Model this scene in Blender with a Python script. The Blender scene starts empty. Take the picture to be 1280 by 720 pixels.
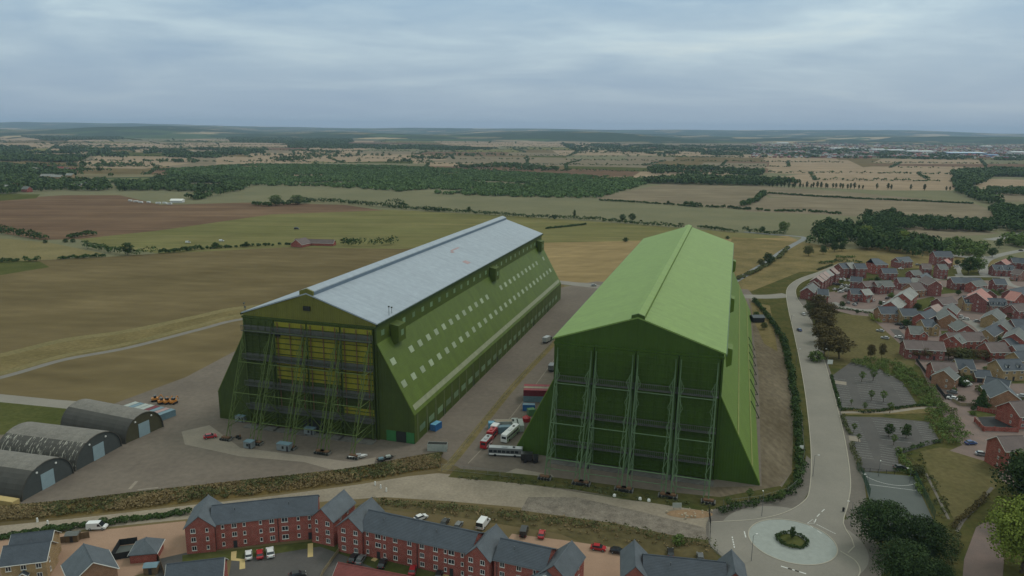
import bpy, math, random
import numpy as np
from mathutils import Vector, Matrix
PI = math.pi
rnd = random.Random(7)
scn = bpy.context.scene
COL = scn.collection

# ------------------------------------------------------------------ camera model (used to turn a photo pixel into a place on the ground)
F, PITCH, ROLL, CH = 915.533, 0.21221, 0.00877, 112.292
CP, SP, CR, SR = math.cos(PITCH), math.sin(PITCH), math.cos(ROLL), math.sin(ROLL)
def gp(u, v, z=0.0):
    du, dv = u - 640, v - 360
    U = CR*du + SR*dv; V = -SR*du + CR*dv
    dx, dy, dz = U/F, CP - SP*V/F, -SP - CP*V/F
    t = (CH - z)/-dz
    return (dx*t, dy*t)
cam = bpy.data.cameras.new('camera'); co = bpy.data.objects.new('camera', cam); COL.objects.link(co)
r_ = Vector((1, 0, 0)); u_ = Vector((0, SP, CP)); f_ = Vector((0, CP, -SP))
right = CR*r_ + SR*u_; up = -SR*r_ + CR*u_
m = Matrix((right, up, -f_)).transposed().to_4x4(); m.translation = (0, 0, CH)
co.matrix_world = m
cam.sensor_width = 36; cam.lens = F*36/1280; cam.clip_start = 1; cam.clip_end = 120000
scn.camera = co

# ------------------------------------------------------------------ materials
def lin(c): c /= 255; return c/12.92 if c <= .04045 else ((c+.055)/1.055)**2.4
def S(r, g, b, k=1.0): return (lin(r)*k, lin(g)*k, lin(b)*k, 1)
MATS = {}
def mat(name, col, rough=.85, var=.12, scale=.5, metal=0, col2=None, bump=0, spec=.3, stretch=(1,1,1), detail=5, objvar=0, fine=None):
    """plain Principled with world-space noise between two tones of the material"""
    if name in MATS: return MATS[name]
    m = bpy.data.materials.new(name); m.use_nodes = True; nt = m.node_tree; N = nt.nodes; L = nt.links
    b = N['Principled BSDF']; b.inputs['Roughness'].default_value = rough; b.inputs['Metallic'].default_value = metal
    b.inputs['Specular IOR Level'].default_value = spec
    if var or col2:
        geo = N.new('ShaderNodeTexCoord')
        mp = N.new('ShaderNodeMapping'); mp.inputs['Scale'].default_value = stretch
        L.new(geo.outputs['Object'], mp.inputs[0])
        nz = N.new('ShaderNodeTexNoise'); nz.inputs['Scale'].default_value = scale; nz.inputs['Detail'].default_value = detail; nz.inputs['Roughness'].default_value = .65
        L.new(mp.outputs[0], nz.inputs['Vector'])
        mr = N.new('ShaderNodeMapRange'); mr.inputs[1].default_value = .3; mr.inputs[2].default_value = .7
        L.new(nz.outputs[0], mr.inputs[0])
        mx = N.new('ShaderNodeMix'); mx.data_type = 'RGBA'
        c2 = col2 if col2 else tuple(min(1, c*(1+var)) for c in col[:3])+(1,)
        c1 = col if col2 else tuple(c*(1-var) for c in col[:3])+(1,)
        mx.inputs[6].default_value = c1; mx.inputs[7].default_value = c2
        L.new(mr.outputs[0], mx.inputs[0]); out = mx.outputs[2]
        if fine:
            nz2 = N.new('ShaderNodeTexNoise'); nz2.inputs['Scale'].default_value = fine[0]; nz2.inputs['Detail'].default_value = 6
            L.new(mp.outputs[0], nz2.inputs['Vector'])
            m2 = N.new('ShaderNodeMapRange'); m2.inputs[1].default_value = .3; m2.inputs[2].default_value = .7
            m2.inputs[3].default_value = 1-fine[1]; m2.inputs[4].default_value = 1+fine[1]
            L.new(nz2.outputs[0], m2.inputs[0])
            vm = N.new('ShaderNodeVectorMath'); vm.operation = 'SCALE'; L.new(out, vm.inputs[0]); L.new(m2.outputs[0], vm.inputs[3]); out = vm.outputs[0]
        if objvar:
            oi = N.new('ShaderNodeObjectInfo'); m3 = N.new('ShaderNodeMapRange'); m3.inputs[3].default_value = 1-objvar; m3.inputs[4].default_value = 1+objvar
            L.new(oi.outputs['Random'], m3.inputs[0])
            vm = N.new('ShaderNodeVectorMath'); vm.operation = 'SCALE'; L.new(out, vm.inputs[0]); L.new(m3.outputs[0], vm.inputs[3]); out = vm.outputs[0]
        L.new(out, b.inputs['Base Color'])
        if bump:
            bp = N.new('ShaderNodeBump'); bp.inputs['Strength'].default_value = bump; bp.inputs['Distance'].default_value = .3
            L.new(nz.outputs[0], bp.inputs['Height']); L.new(bp.outputs[0], b.inputs['Normal'])
    else: b.inputs['Base Color'].default_value = col
    MATS[name] = m; return m
def ribbed(name, col, axis, pitch, depth=.25, rough=.6, var=.08, dark=.88):
    """profiled metal cladding: fine ribs along one local axis"""
    m = mat(name, col, rough=rough, var=var, scale=.05, spec=.3, fine=(.4, .06)); nt = m.node_tree; N = nt.nodes; L = nt.links
    b = N['Principled BSDF']; tc = N.new('ShaderNodeTexCoord'); sp = N.new('ShaderNodeSeparateXYZ'); L.new(tc.outputs['Object'], sp.inputs[0])
    mm = N.new('ShaderNodeMath'); mm.operation = 'MULTIPLY'; mm.inputs[1].default_value = 2*PI/pitch; L.new(sp.outputs[axis], mm.inputs[0])
    sn = N.new('ShaderNodeMath'); sn.operation = 'SINE'; L.new(mm.outputs[0], sn.inputs[0])
    # sheet joints every few metres, slightly different sheets
    fl = N.new('ShaderNodeVectorMath'); fl.operation = 'SNAP'; fl.inputs[1].default_value = (3.1, 3.1, 6.2); L.new(tc.outputs['Object'], fl.inputs[0])
    wn = N.new('ShaderNodeTexWhiteNoise'); L.new(fl.outputs[0], wn.inputs[0])
    mr = N.new('ShaderNodeMapRange'); mr.inputs[3].default_value = dark+.04; mr.inputs[4].default_value = 1.06-.0; L.new(wn.outputs[0], mr.inputs[0])
    src = b.inputs['Base Color'].links[0].from_socket
    # thin seams every few metres and faint streaks running down the sheets
    ds = N.new('ShaderNodeMath'); ds.operation = 'MULTIPLY'; ds.inputs[1].default_value = 1/6.5; L.new(sp.outputs[axis], ds.inputs[0])
    fr = N.new('ShaderNodeMath'); fr.operation = 'FRACT'; L.new(ds.outputs[0], fr.inputs[0]); lt = N.new('ShaderNodeMath'); lt.operation = 'LESS_THAN'; lt.inputs[1].default_value = .045; L.new(fr.outputs[0], lt.inputs[0])
    sm = N.new('ShaderNodeMath'); sm.operation = 'MULTIPLY_ADD'; sm.inputs[1].default_value = -.1; sm.inputs[2].default_value = 1; L.new(lt.outputs[0], sm.inputs[0])
    mp2 = N.new('ShaderNodeMapping'); mp2.inputs['Scale'].default_value = (.04, 1.1, .04) if axis == 1 else (1.1, .04, .04); L.new(tc.outputs['Object'], mp2.inputs[0])
    ns = N.new('ShaderNodeTexNoise'); ns.inputs['Scale'].default_value = .5; ns.inputs['Detail'].default_value = 8; L.new(mp2.outputs[0], ns.inputs['Vector'])
    ms = N.new('ShaderNodeMapRange'); ms.inputs[1].default_value = .3; ms.inputs[2].default_value = .7; ms.inputs[3].default_value = .95; ms.inputs[4].default_value = 1.045; L.new(ns.outputs[0], ms.inputs[0])
    mu = N.new('ShaderNodeMath'); mu.operation = 'MULTIPLY'; L.new(sm.outputs[0], mu.inputs[0]); L.new(ms.outputs[0], mu.inputs[1])
    v0 = N.new('ShaderNodeVectorMath'); v0.operation = 'SCALE'; L.new(src, v0.inputs[0]); L.new(mu.outputs[0], v0.inputs[3]); src = v0.outputs[0]
    vm = N.new('ShaderNodeVectorMath'); vm.operation = 'SCALE'; L.new(src, vm.inputs[0]); L.new(mr.outputs[0], vm.inputs[3]); L.new(vm.outputs[0], b.inputs['Base Color'])
    bp = N.new('ShaderNodeBump'); bp.inputs['Strength'].default_value = depth; bp.inputs['Distance'].default_value = .1
    L.new(sn.outputs[0], bp.inputs['Height']); L.new(bp.outputs[0], b.inputs['Normal'])
    return m
def brick(name, col, mortar=(.35, .31, .27, 1)):
    m = bpy.data.materials.new(name); m.use_nodes = True; nt = m.node_tree; N = nt.nodes; L = nt.links; MATS[name] = m
    b = N['Principled BSDF']; b.inputs['Roughness'].default_value = .9; b.inputs['Specular IOR Level'].default_value = .2
    tc = N.new('ShaderNodeTexCoord'); sp = N.new('ShaderNodeSeparateXYZ'); L.new(tc.outputs['Object'], sp.inputs[0])
    ad = N.new('ShaderNodeMath'); ad.operation = 'ADD'; L.new(sp.outputs[0], ad.inputs[0]); L.new(sp.outputs[1], ad.inputs[1])
    cb = N.new('ShaderNodeCombineXYZ'); L.new(ad.outputs[0], cb.inputs[0]); L.new(sp.outputs[2], cb.inputs[1])
    bt = N.new('ShaderNodeTexBrick'); bt.inputs['Scale'].default_value = 1; bt.inputs['Brick Width'].default_value = .45; bt.inputs['Row Height'].default_value = .15
    bt.inputs['Mortar Size'].default_value = .012; bt.inputs['Color1'].default_value = col; bt.inputs['Color2'].default_value = tuple(c*.8 for c in col[:3])+(1,)
    bt.inputs['Mortar'].default_value = mortar; L.new(cb.outputs[0], bt.inputs['Vector'])
    nz = N.new('ShaderNodeTexNoise'); nz.inputs['Scale'].default_value = .6; nz.inputs['Detail'].default_value = 6; L.new(tc.outputs['Object'], nz.inputs['Vector'])
    mr = N.new('ShaderNodeMapRange'); mr.inputs[1].default_value = .3; mr.inputs[2].default_value = .7; mr.inputs[3].default_value = .8; mr.inputs[4].default_value = 1.18; L.new(nz.outputs[0], mr.inputs[0])
    vm = N.new('ShaderNodeVectorMath'); vm.operation = 'SCALE'; L.new(bt.outputs[0], vm.inputs[0]); L.new(mr.outputs[0], vm.inputs[3]); L.new(vm.outputs[0], b.inputs['Base Color'])
    return m
def tiles(name, col, var=.16):
    """roof tiles: coursed pattern in the roof's own coordinates"""
    m = mat(name, col, rough=.7, var=var, scale=.35, objvar=.1, spec=.35, fine=(3, .1)); nt = m.node_tree; N = nt.nodes; L = nt.links; b = N['Principled BSDF']
    tc = N.new('ShaderNodeTexCoord'); wv = N.new('ShaderNodeTexWave'); wv.bands_direction = 'Z'; wv.inputs['Scale'].default_value = 1.6; wv.inputs['Distortion'].default_value = .3
    L.new(tc.outputs['Object'], wv.inputs[0]); bp = N.new('ShaderNodeBump'); bp.inputs['Strength'].default_value = .4; bp.inputs['Distance'].default_value = .1
    L.new(wv.outputs[1], bp.inputs['Height']); L.new(bp.outputs[0], b.inputs['Normal'])
    return m
def foliage(name, col, col2, objvar=.15):
    m = bpy.data.materials.new(name); m.use_nodes = True; nt = m.node_tree; N = nt.nodes; L = nt.links; MATS[name] = m
    b = N['Principled BSDF']; b.inputs['Roughness'].default_value = .9; b.inputs['Specular IOR Level'].default_value = .08; col = tuple(c*1.0 for c in col[:3])+(1,); col2 = tuple(c*1.2 for c in col2[:3])+(1,)
    geo = N.new('ShaderNodeNewGeometry'); tc = N.new('ShaderNodeTexCoord'); nz = N.new('ShaderNodeTexNoise'); nz.inputs['Scale'].default_value = .35; nz.inputs['Detail'].default_value = 4
    L.new(tc.outputs['Object'], nz.inputs['Vector'])
    ad = N.new('ShaderNodeMath'); ad.operation = 'MULTIPLY_ADD'; ad.inputs[1].default_value = .5; L.new(geo.outputs['Random Per Island'], ad.inputs[0])
    sb = N.new('ShaderNodeMapRange'); sb.inputs[1].default_value = .3; sb.inputs[2].default_value = .7; sb.inputs[4].default_value = .6; L.new(nz.outputs[0], sb.inputs[0]); L.new(sb.outputs[0], ad.inputs[2])
    mx = N.new('ShaderNodeMix'); mx.data_type = 'RGBA'; mx.inputs[6].default_value = col; mx.inputs[7].default_value = col2; L.new(ad.outputs[0], mx.inputs[0])
    oi = N.new('ShaderNodeObjectInfo'); m3 = N.new('ShaderNodeMapRange'); m3.inputs[3].default_value = 1-objvar; m3.inputs[4].default_value = 1+objvar; L.new(oi.outputs['Random'], m3.inputs[0])
    vm = N.new('ShaderNodeVectorMath'); vm.operation = 'SCALE'; L.new(mx.outputs[2], vm.inputs[0]); L.new(m3.outputs[0], vm.inputs[3]); L.new(vm.outputs[0], b.inputs['Base Color'])
    return m
K = 1.13
def P(r, g, b, k=1): return S(r, g, b, K*k)

# ------------------------------------------------------------------ mesh builder
class MB:
    def __init__(s): s.v = []; s.f = []; s.mi = []; s.ms = []
    def _m(s, m):
        if m is None: return 0
        if m not in s.ms: s.ms.append(m)
        return s.ms.index(m)
    def add(s, vs, fs, m=None):
        o = len(s.v); s.v += [tuple(v) for v in vs]; k = s._m(m)
        for f in fs: s.f.append(tuple(i+o for i in f)); s.mi.append(k)
        return s
    def box(s, x0, x1, y0, y1, z0, z1, m=None):
        return s.add([(x0,y0,z0),(x1,y0,z0),(x1,y1,z0),(x0,y1,z0),(x0,y0,z1),(x1,y0,z1),(x1,y1,z1),(x0,y1,z1)],
                     [(0,3,2,1),(4,5,6,7),(0,1,5,4),(1,2,6,5),(2,3,7,6),(3,0,4,7)], m)
    def ring(s, secs, m=None, caps=True):
        """join equal-length loops of 3-D points"""
        n = len(secs[0]); vs = [p for q in secs for p in q]; fs = []
        for k in range(len(secs)-1):
            for i in range(n):
                j = (i+1) % n; fs.append((k*n+i, k*n+j, (k+1)*n+j, (k+1)*n+i))
        if caps: fs.append(tuple(range(n))[::-1]); fs.append(tuple((len(secs)-1)*n+i for i in range(n)))
        return s.add(vs, fs, m)
    def prism_x(s, prof, x0, x1, m=None):   # prof: (y,z) loop
        return s.ring([[(x0,y,z) for y,z in prof], [(x1,y,z) for y,z in prof]], m)
    def prism_y(s, prof, y0, y1, m=None):   # prof: (x,z) loop
        return s.ring([[(x,y0,z) for x,z in prof], [(x,y1,z) for x,z in prof]], m)
    def prism_z(s, poly, z0, z1, m=None):
        return s.ring([[(x,y,z0) for x,y in poly], [(x,y,z1) for x,y in poly]], m)
    def tube(s, a, b, r, m=None, n=6, r2=None):
        a = Vector(a); b = Vector(b); d = (b-a)
        if d.length < 1e-6: return s
        d.normalize(); q = Vector((0,0,1)) if abs(d.z) < .9 else Vector((1,0,0)); x = d.cross(q).normalized(); y = d.cross(x)
        r2 = r if r2 is None else r2
        def c(p, rr): return [tuple(p + rr*(math.cos(2*PI*i/n)*x + math.sin(2*PI*i/n)*y)) for i in range(n)]
        return s.ring([c(a, r), c(b, r2)], m)
    def bar(s, a, b, w, m=None): return s.tube(a, b, w*.7, m, 4)
    def mesh(s, name, m=None, smooth=False):
        me = bpy.data.meshes.new(name); me.from_pydata(s.v, [], s.f)
        for k in (s.ms or [m]): me.materials.append(k)
        if s.ms: me.polygons.foreach_set('material_index', s.mi)
        if smooth: me.polygons.foreach_set('use_smooth', [True]*len(s.f))
        me.update(); return me
    def build(s, name, m=None, parent=None, loc=(0,0,0), rz=0, smooth=False):
        # recalc outward normals
        import bmesh
        me = s.mesh(name, m, smooth); bm = bmesh.new(); bm.from_mesh(me); bmesh.ops.recalc_face_normals(bm, faces=bm.faces); bm.to_mesh(me); bm.free()
        return obj(name, me, parent, loc, rz)
def obj(name, me, parent=None, loc=(0,0,0), rz=0, sc=None):
    o = bpy.data.objects.new(name, me); COL.objects.link(o); o.location = loc; o.rotation_euler = (0,0,rz)
    if sc: o.scale = sc if hasattr(sc, '__len__') else (sc,)*3
    if parent: o.parent = parent
    return o
USED = {}
def tag(o, label, cat, group=None, kind=None):
    o['label'] = label; o['category'] = cat
    if group: o['group'] = group
    if kind: o['kind'] = kind
    USED[label] = USED.get(label, 0)+1
    return o
def thing(name, label, cat, loc=(0,0,0), rz=0, group=None):
    return tag(obj(name, None, None, loc, rz), label, cat, group)
def struct(o): o['kind'] = 'structure'; return o
def copy_tree(o, parent=None):
    c = o.copy(); COL.objects.link(c)
    if parent: c.parent = parent
    for ch in list(o.children): copy_tree(ch, c)
    return c

# ------------------------------------------------------------------ ground sheets
def tri_poly(pts, z):
    """flat polygon (may be concave) as a mesh with fine-enough n-gon"""
    return [(x, y, z) for x, y in pts]
LAYER = [0]
def sheet(name, px, m, z=None, world=False, kind='structure', thick=0):
    pts = px if world else [gp(*q) for q in px]
    if z is None: LAYER[0] += 1; z = .004*LAYER[0]
    mb = MB(); mb.add([(x, y, z) for x, y in pts], [tuple(range(len(pts)))], m)
    me = mb.mesh(name); 
    import bmesh
    bm = bmesh.new(); bm.from_mesh(me); bmesh.ops.triangulate(bm, faces=bm.faces)
    for f in bm.faces:
        if f.normal.z < 0: f.normal_flip()
    bm.to_mesh(me); bm.free()
    o = obj(name, me); o['kind'] = kind; return o
def smooth_line(pts, n=6):
    out = []
    P_ = [pts[0]]+list(pts)+[pts[-1]]
    for i in range(1, len(P_)-2):
        p0, p1, p2, p3 = P_[i-1:i+3]
        for k in range(n):
            t = k/n; a = [0.5*((2*p1[j])+(-p0[j]+p2[j])*t+(2*p0[j]-5*p1[j]+4*p2[j]-p3[j])*t*t+(-p0[j]+3*p1[j]-3*p2[j]+p3[j])*t**3) for j in (0,1)]
            out.append(tuple(a))
    out.append(tuple(pts[-1])); return out
def strip(name, pts, w, m, z, h=0, kind='structure'):
    """a ribbon of width w along world points; h > 0 gives it thickness (kerb)"""
    L = []; R = []
    for i, p in enumerate(pts):
        a = Vector(pts[max(0, i-1)]); b = Vector(pts[min(len(pts)-1, i+1)]); d = (b-a).normalized(); n = Vector((-d.y, d.x))
        L.append(Vector(p)+n*w/2); R.append(Vector(p)-n*w/2)
    mb = MB()
    for i in range(len(pts)-1):
        if h: mb.ring([[(R[i].x,R[i].y,z),(L[i].x,L[i].y,z),(L[i].x,L[i].y,z+h),(R[i].x,R[i].y,z+h)], [(R[i+1].x,R[i+1].y,z),(L[i+1].x,L[i+1].y,z),(L[i+1].x,L[i+1].y,z+h),(R[i+1].x,R[i+1].y,z+h)]], m, caps=(i in (0, len(pts)-2)))
        else: mb.add([(R[i].x,R[i].y,z),(R[i+1].x,R[i+1].y,z),(L[i+1].x,L[i+1].y,z),(L[i].x,L[i].y,z)], [(0,1,2,3)], m)
    o = mb.build(name) if h else obj(name, mb.mesh(name)); o['kind'] = kind; return o

# ------------------------------------------------------------------ foliage
def quads_mesh(name, C, Nn, size, m, seed=0, aspect=.75):
    rs = np.random.RandomState(seed); n = len(C)
    Nn = Nn/np.maximum(np.linalg.norm(Nn, axis=1, keepdims=True), 1e-6)
    r = rs.normal(size=(n, 3)); U = np.cross(Nn, r); U /= np.maximum(np.linalg.norm(U, axis=1, keepdims=True), 1e-6); V = np.cross(Nn, U)
    s = (np.asarray(size)*np.ones(n))[:, None]; U = U*s*.5; V = V*s*.5*aspect
    co_ = np.stack([C-U-V*.6, C+U*.55-V, C+U+V*.7, C-U*.6+V], 1).reshape(-1, 3).astype(np.float32)
    me = bpy.data.meshes.new(name); me.vertices.add(4*n); me.vertices.foreach_set('co', co_.ravel())
    me.loops.add(4*n); me.loops.foreach_set('vertex_index', np.arange(4*n, dtype=np.int32))
    me.polygons.add(n); me.polygons.foreach_set('loop_start', np.arange(0, 4*n, 4, dtype=np.int32))
    me.materials.append(m); me.update(calc_edges=True); return me
def lobes(rs, centers, radii, per, size):
    """leaf quads on the skins of many lobes; radii (n,3)"""
    n = len(centers); idx = np.repeat(np.arange(n), per)
    d = rs.normal(size=(len(idx), 3)); d /= np.linalg.norm(d, axis=1, keepdims=True); d[:, 2] = np.where(d[:, 2] < -.35, -d[:, 2], d[:, 2])
    C = centers[idx] + d*radii[idx]*rs.uniform(.72, 1.08, (len(idx), 1))
    N_ = d + rs.normal(size=d.shape)*.45
    return C, N_, size*rs.uniform(.6, 1.3, len(idx))
def crown_mesh(name, m, rx, h, z0, nl=26, per=60, leaf=.5, seed=1, shape='round'):
    rs = np.random.RandomState(seed); c = []; r = []
    for k in range(nl):
        t = (k+.5)/nl; zz = t
        if shape == 'cone': w = (1-zz)*.8+.08
        elif shape == 'column': w = .75*math.sin(PI*min(1, .12+zz*.86))+.1
        else: w = math.sin(PI*(.14+.78*zz))**.7
        a = k*2.4+rs.uniform(-.5, .5); q = rx*w*rs.uniform(.3, .78) if shape != 'cone' else rx*w*.55
        c.append((q*math.cos(a), q*math.sin(a), z0+(h-z0)*(.1+.8*zz))); s = rx*rs.uniform(.26, .46)*(1 if shape == 'round' else .8*w+.25); r.append((s, s, s*.8))
    C, Nn, sz = lobes(rs, np.array(c), np.array(r), per, leaf)
    return quads_mesh(name, C, Nn, sz, m, seed)
def trunk_mesh(name, h, r, z0, rx, m, seed=1):
    rs = random.Random(seed); mb = MB(); mb.tube((0,0,-.2), (rs.uniform(-.2,.2), rs.uniform(-.2,.2), z0+(h-z0)*.35), r, m, 7, r*.5)
    for k in range(6):
        a = k*1.1+rs.random(); zz = z0*.7+(h-z0)*.08*k
        mb.tube((0,0,zz), (rx*.6*math.cos(a), rx*.6*math.sin(a), zz+(h-z0)*.35), r*.38, m, 5, r*.1)
    return mb.mesh(name)
# ------------------------------------------------------------------ world, sun, haze
w = bpy.data.worlds.new('World'); scn.world = w; w.use_nodes = True; nt = w.node_tree; N = nt.nodes; L = nt.links
bg = N['Background']; sky = N.new('ShaderNodeTexSky'); sky.sky_type = 'NISHITA'; sky.sun_disc = False
SUN_EL, SUN_AZ = math.radians(52), math.radians(58)      # azimuth measured from +Y (view direction) towards +X
sky.sun_elevation = SUN_EL; sky.sun_rotation = SUN_AZ; sky.air_density = 1.2; sky.dust_density = 2.5
tc = N.new('ShaderNodeTexCoord'); sp = N.new('ShaderNodeSeparateXYZ'); L.new(tc.outputs['Generated'], sp.inputs[0])
def math_(op, a, b=None, c=None):
    n = N.new('ShaderNodeMath'); n.operation = op
    for i, q in enumerate((a, b, c)):
        if q is None: continue
        if isinstance(q, (int, float)): n.inputs[i].default_value = q
        else: L.new(q, n.inputs[i])
    return n.outputs[0]
zc = math_('MAXIMUM', sp.outputs[2], 0.0)
den = math_('ADD', zc, .13)
cx = math_('DIVIDE', sp.outputs[0], den); cy = math_('DIVIDE', sp.outputs[1], den)
cb = N.new('ShaderNodeCombineXYZ'); L.new(cx, cb.inputs[0]); L.new(cy, cb.inputs[1])
def noise(scale, det, off, rough=.5, dist=0):
    mp = N.new('ShaderNodeMapping'); mp.inputs['Location'].default_value = off; mp.inputs['Scale'].default_value = (.8, 1.1, 1); L.new(cb.outputs[0], mp.inputs[0])
    n = N.new('ShaderNodeTexNoise'); n.inputs['Scale'].default_value = scale; n.inputs['Detail'].default_value = det; n.inputs['Roughness'].default_value = rough; n.inputs['Distortion'].default_value = dist
    L.new(mp.outputs[0], n.inputs['Vector']); return n.outputs[0]
n1 = noise(.8, 6, (3.3, 1.2, 0), .5, .6); n2 = noise(2.6, 7, (0.5, 7.1, 2), .6, .6)
mixn = math_('ADD', math_('MULTIPLY', n1, .8), math_('MULTIPLY', n2, .2))
def ramp(src, stops):
    r = N.new('ShaderNodeValToRGB'); e = r.color_ramp.elements
    while len(e) > 1: e.remove(e[-1])
    for i, (p, c) in enumerate(stops):
        q = e[0] if i == 0 else e.new(p)
        q.position = p; q.color = c
    L.new(src, r.inputs[0]); return r.outputs[0]
cl = ramp(mixn, [(.33, S(120,145,168)), (.42, S(135,158,175)), (.50, S(150,170,182)), (.58, S(168,186,193)), (.68, S(192,204,202))])
# towards the horizon the cloud sheet closes to one even blue-grey
hz = math_('MULTIPLY', zc, 6.0)
hzc = ramp(hz, [(0, (0,0,0,1)), (1, (1,1,1,1))])
m1 = N.new('ShaderNodeMix'); m1.data_type = 'RGBA'; L.new(hzc, m1.inputs[0]); m1.inputs[6].default_value = S(132,148,164); L.new(cl, m1.inputs[7])
# unseen zenith: cloud colour brightened and warmed to take blue out of the light
zn = ramp(zc, [(.19, (1,1,1,1)), (.42, (1.75,1.5,1.16,1))])
m2 = N.new('ShaderNodeMix'); m2.data_type = 'RGBA'; m2.blend_type = 'MULTIPLY'; m2.inputs[0].default_value = 1; L.new(m1.outputs[2], m2.inputs[6]); L.new(zn, m2.inputs[7])
# the clouds are in strength units of the Background (strength .1), so lift them by ten; NISHITA sky shines through the gaps
sc10 = N.new('ShaderNodeVectorMath'); sc10.operation = 'SCALE'; sc10.inputs[3].default_value = 15.0; L.new(m2.outputs[2], sc10.inputs[0])
m3 = N.new('ShaderNodeMix'); m3.data_type = 'RGBA'; m3.inputs[0].default_value = .9; L.new(sky.outputs[0], m3.inputs[6]); L.new(sc10.outputs[0], m3.inputs[7])
L.new(m3.outputs[2], bg.inputs[0]); bg.inputs[1].default_value = .1
sl = bpy.data.lights.new('sun', 'SUN'); sl.energy = 1.0; sl.angle = math.radians(14); sl.color = (1, .96, .9)
so = bpy.data.objects.new('sun', sl); COL.objects.link(so)
d = Vector((math.sin(SUN_AZ)*math.cos(SUN_EL), math.cos(SUN_AZ)*math.cos(SUN_EL), math.sin(SUN_EL)))
so.rotation_euler = d.to_track_quat('Z', 'Y').to_euler(); so.location = (0, 0, 400)
scn.view_settings.view_transform = 'Standard'; scn.view_settings.look = 'None'; scn.view_settings.exposure = 0; scn.view_settings.gamma = 1
scn.cycles.max_bounces = 5; scn.cycles.diffuse_bounces = 2; scn.cycles.volume_bounces = 0; scn.cycles.use_denoising = True

hb = MB().box(-24000, 24000, -900, 24500, -2, 330); ho = hb.build('haze', None); ho['kind'] = 'stuff'; ho['label'] = 'pale blue summer haze over the far fields and hills'
hm = bpy.data.materials.new('haze_air'); hm.use_nodes = True; n_ = hm.node_tree.nodes; n_.remove(n_['Principled BSDF'])
pv = n_.new('ShaderNodeVolumePrincipled'); pv.inputs['Density'].default_value = 4.2e-5; pv.inputs['Color'].default_value = (.52, .70, .96, 1); pv.inputs['Anisotropy'].default_value = 0
hm.node_tree.links.new(pv.outputs[0], n_['Material Output'].inputs['Volume']); ho.data.materials.clear(); ho.data.materials.append(hm)

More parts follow.
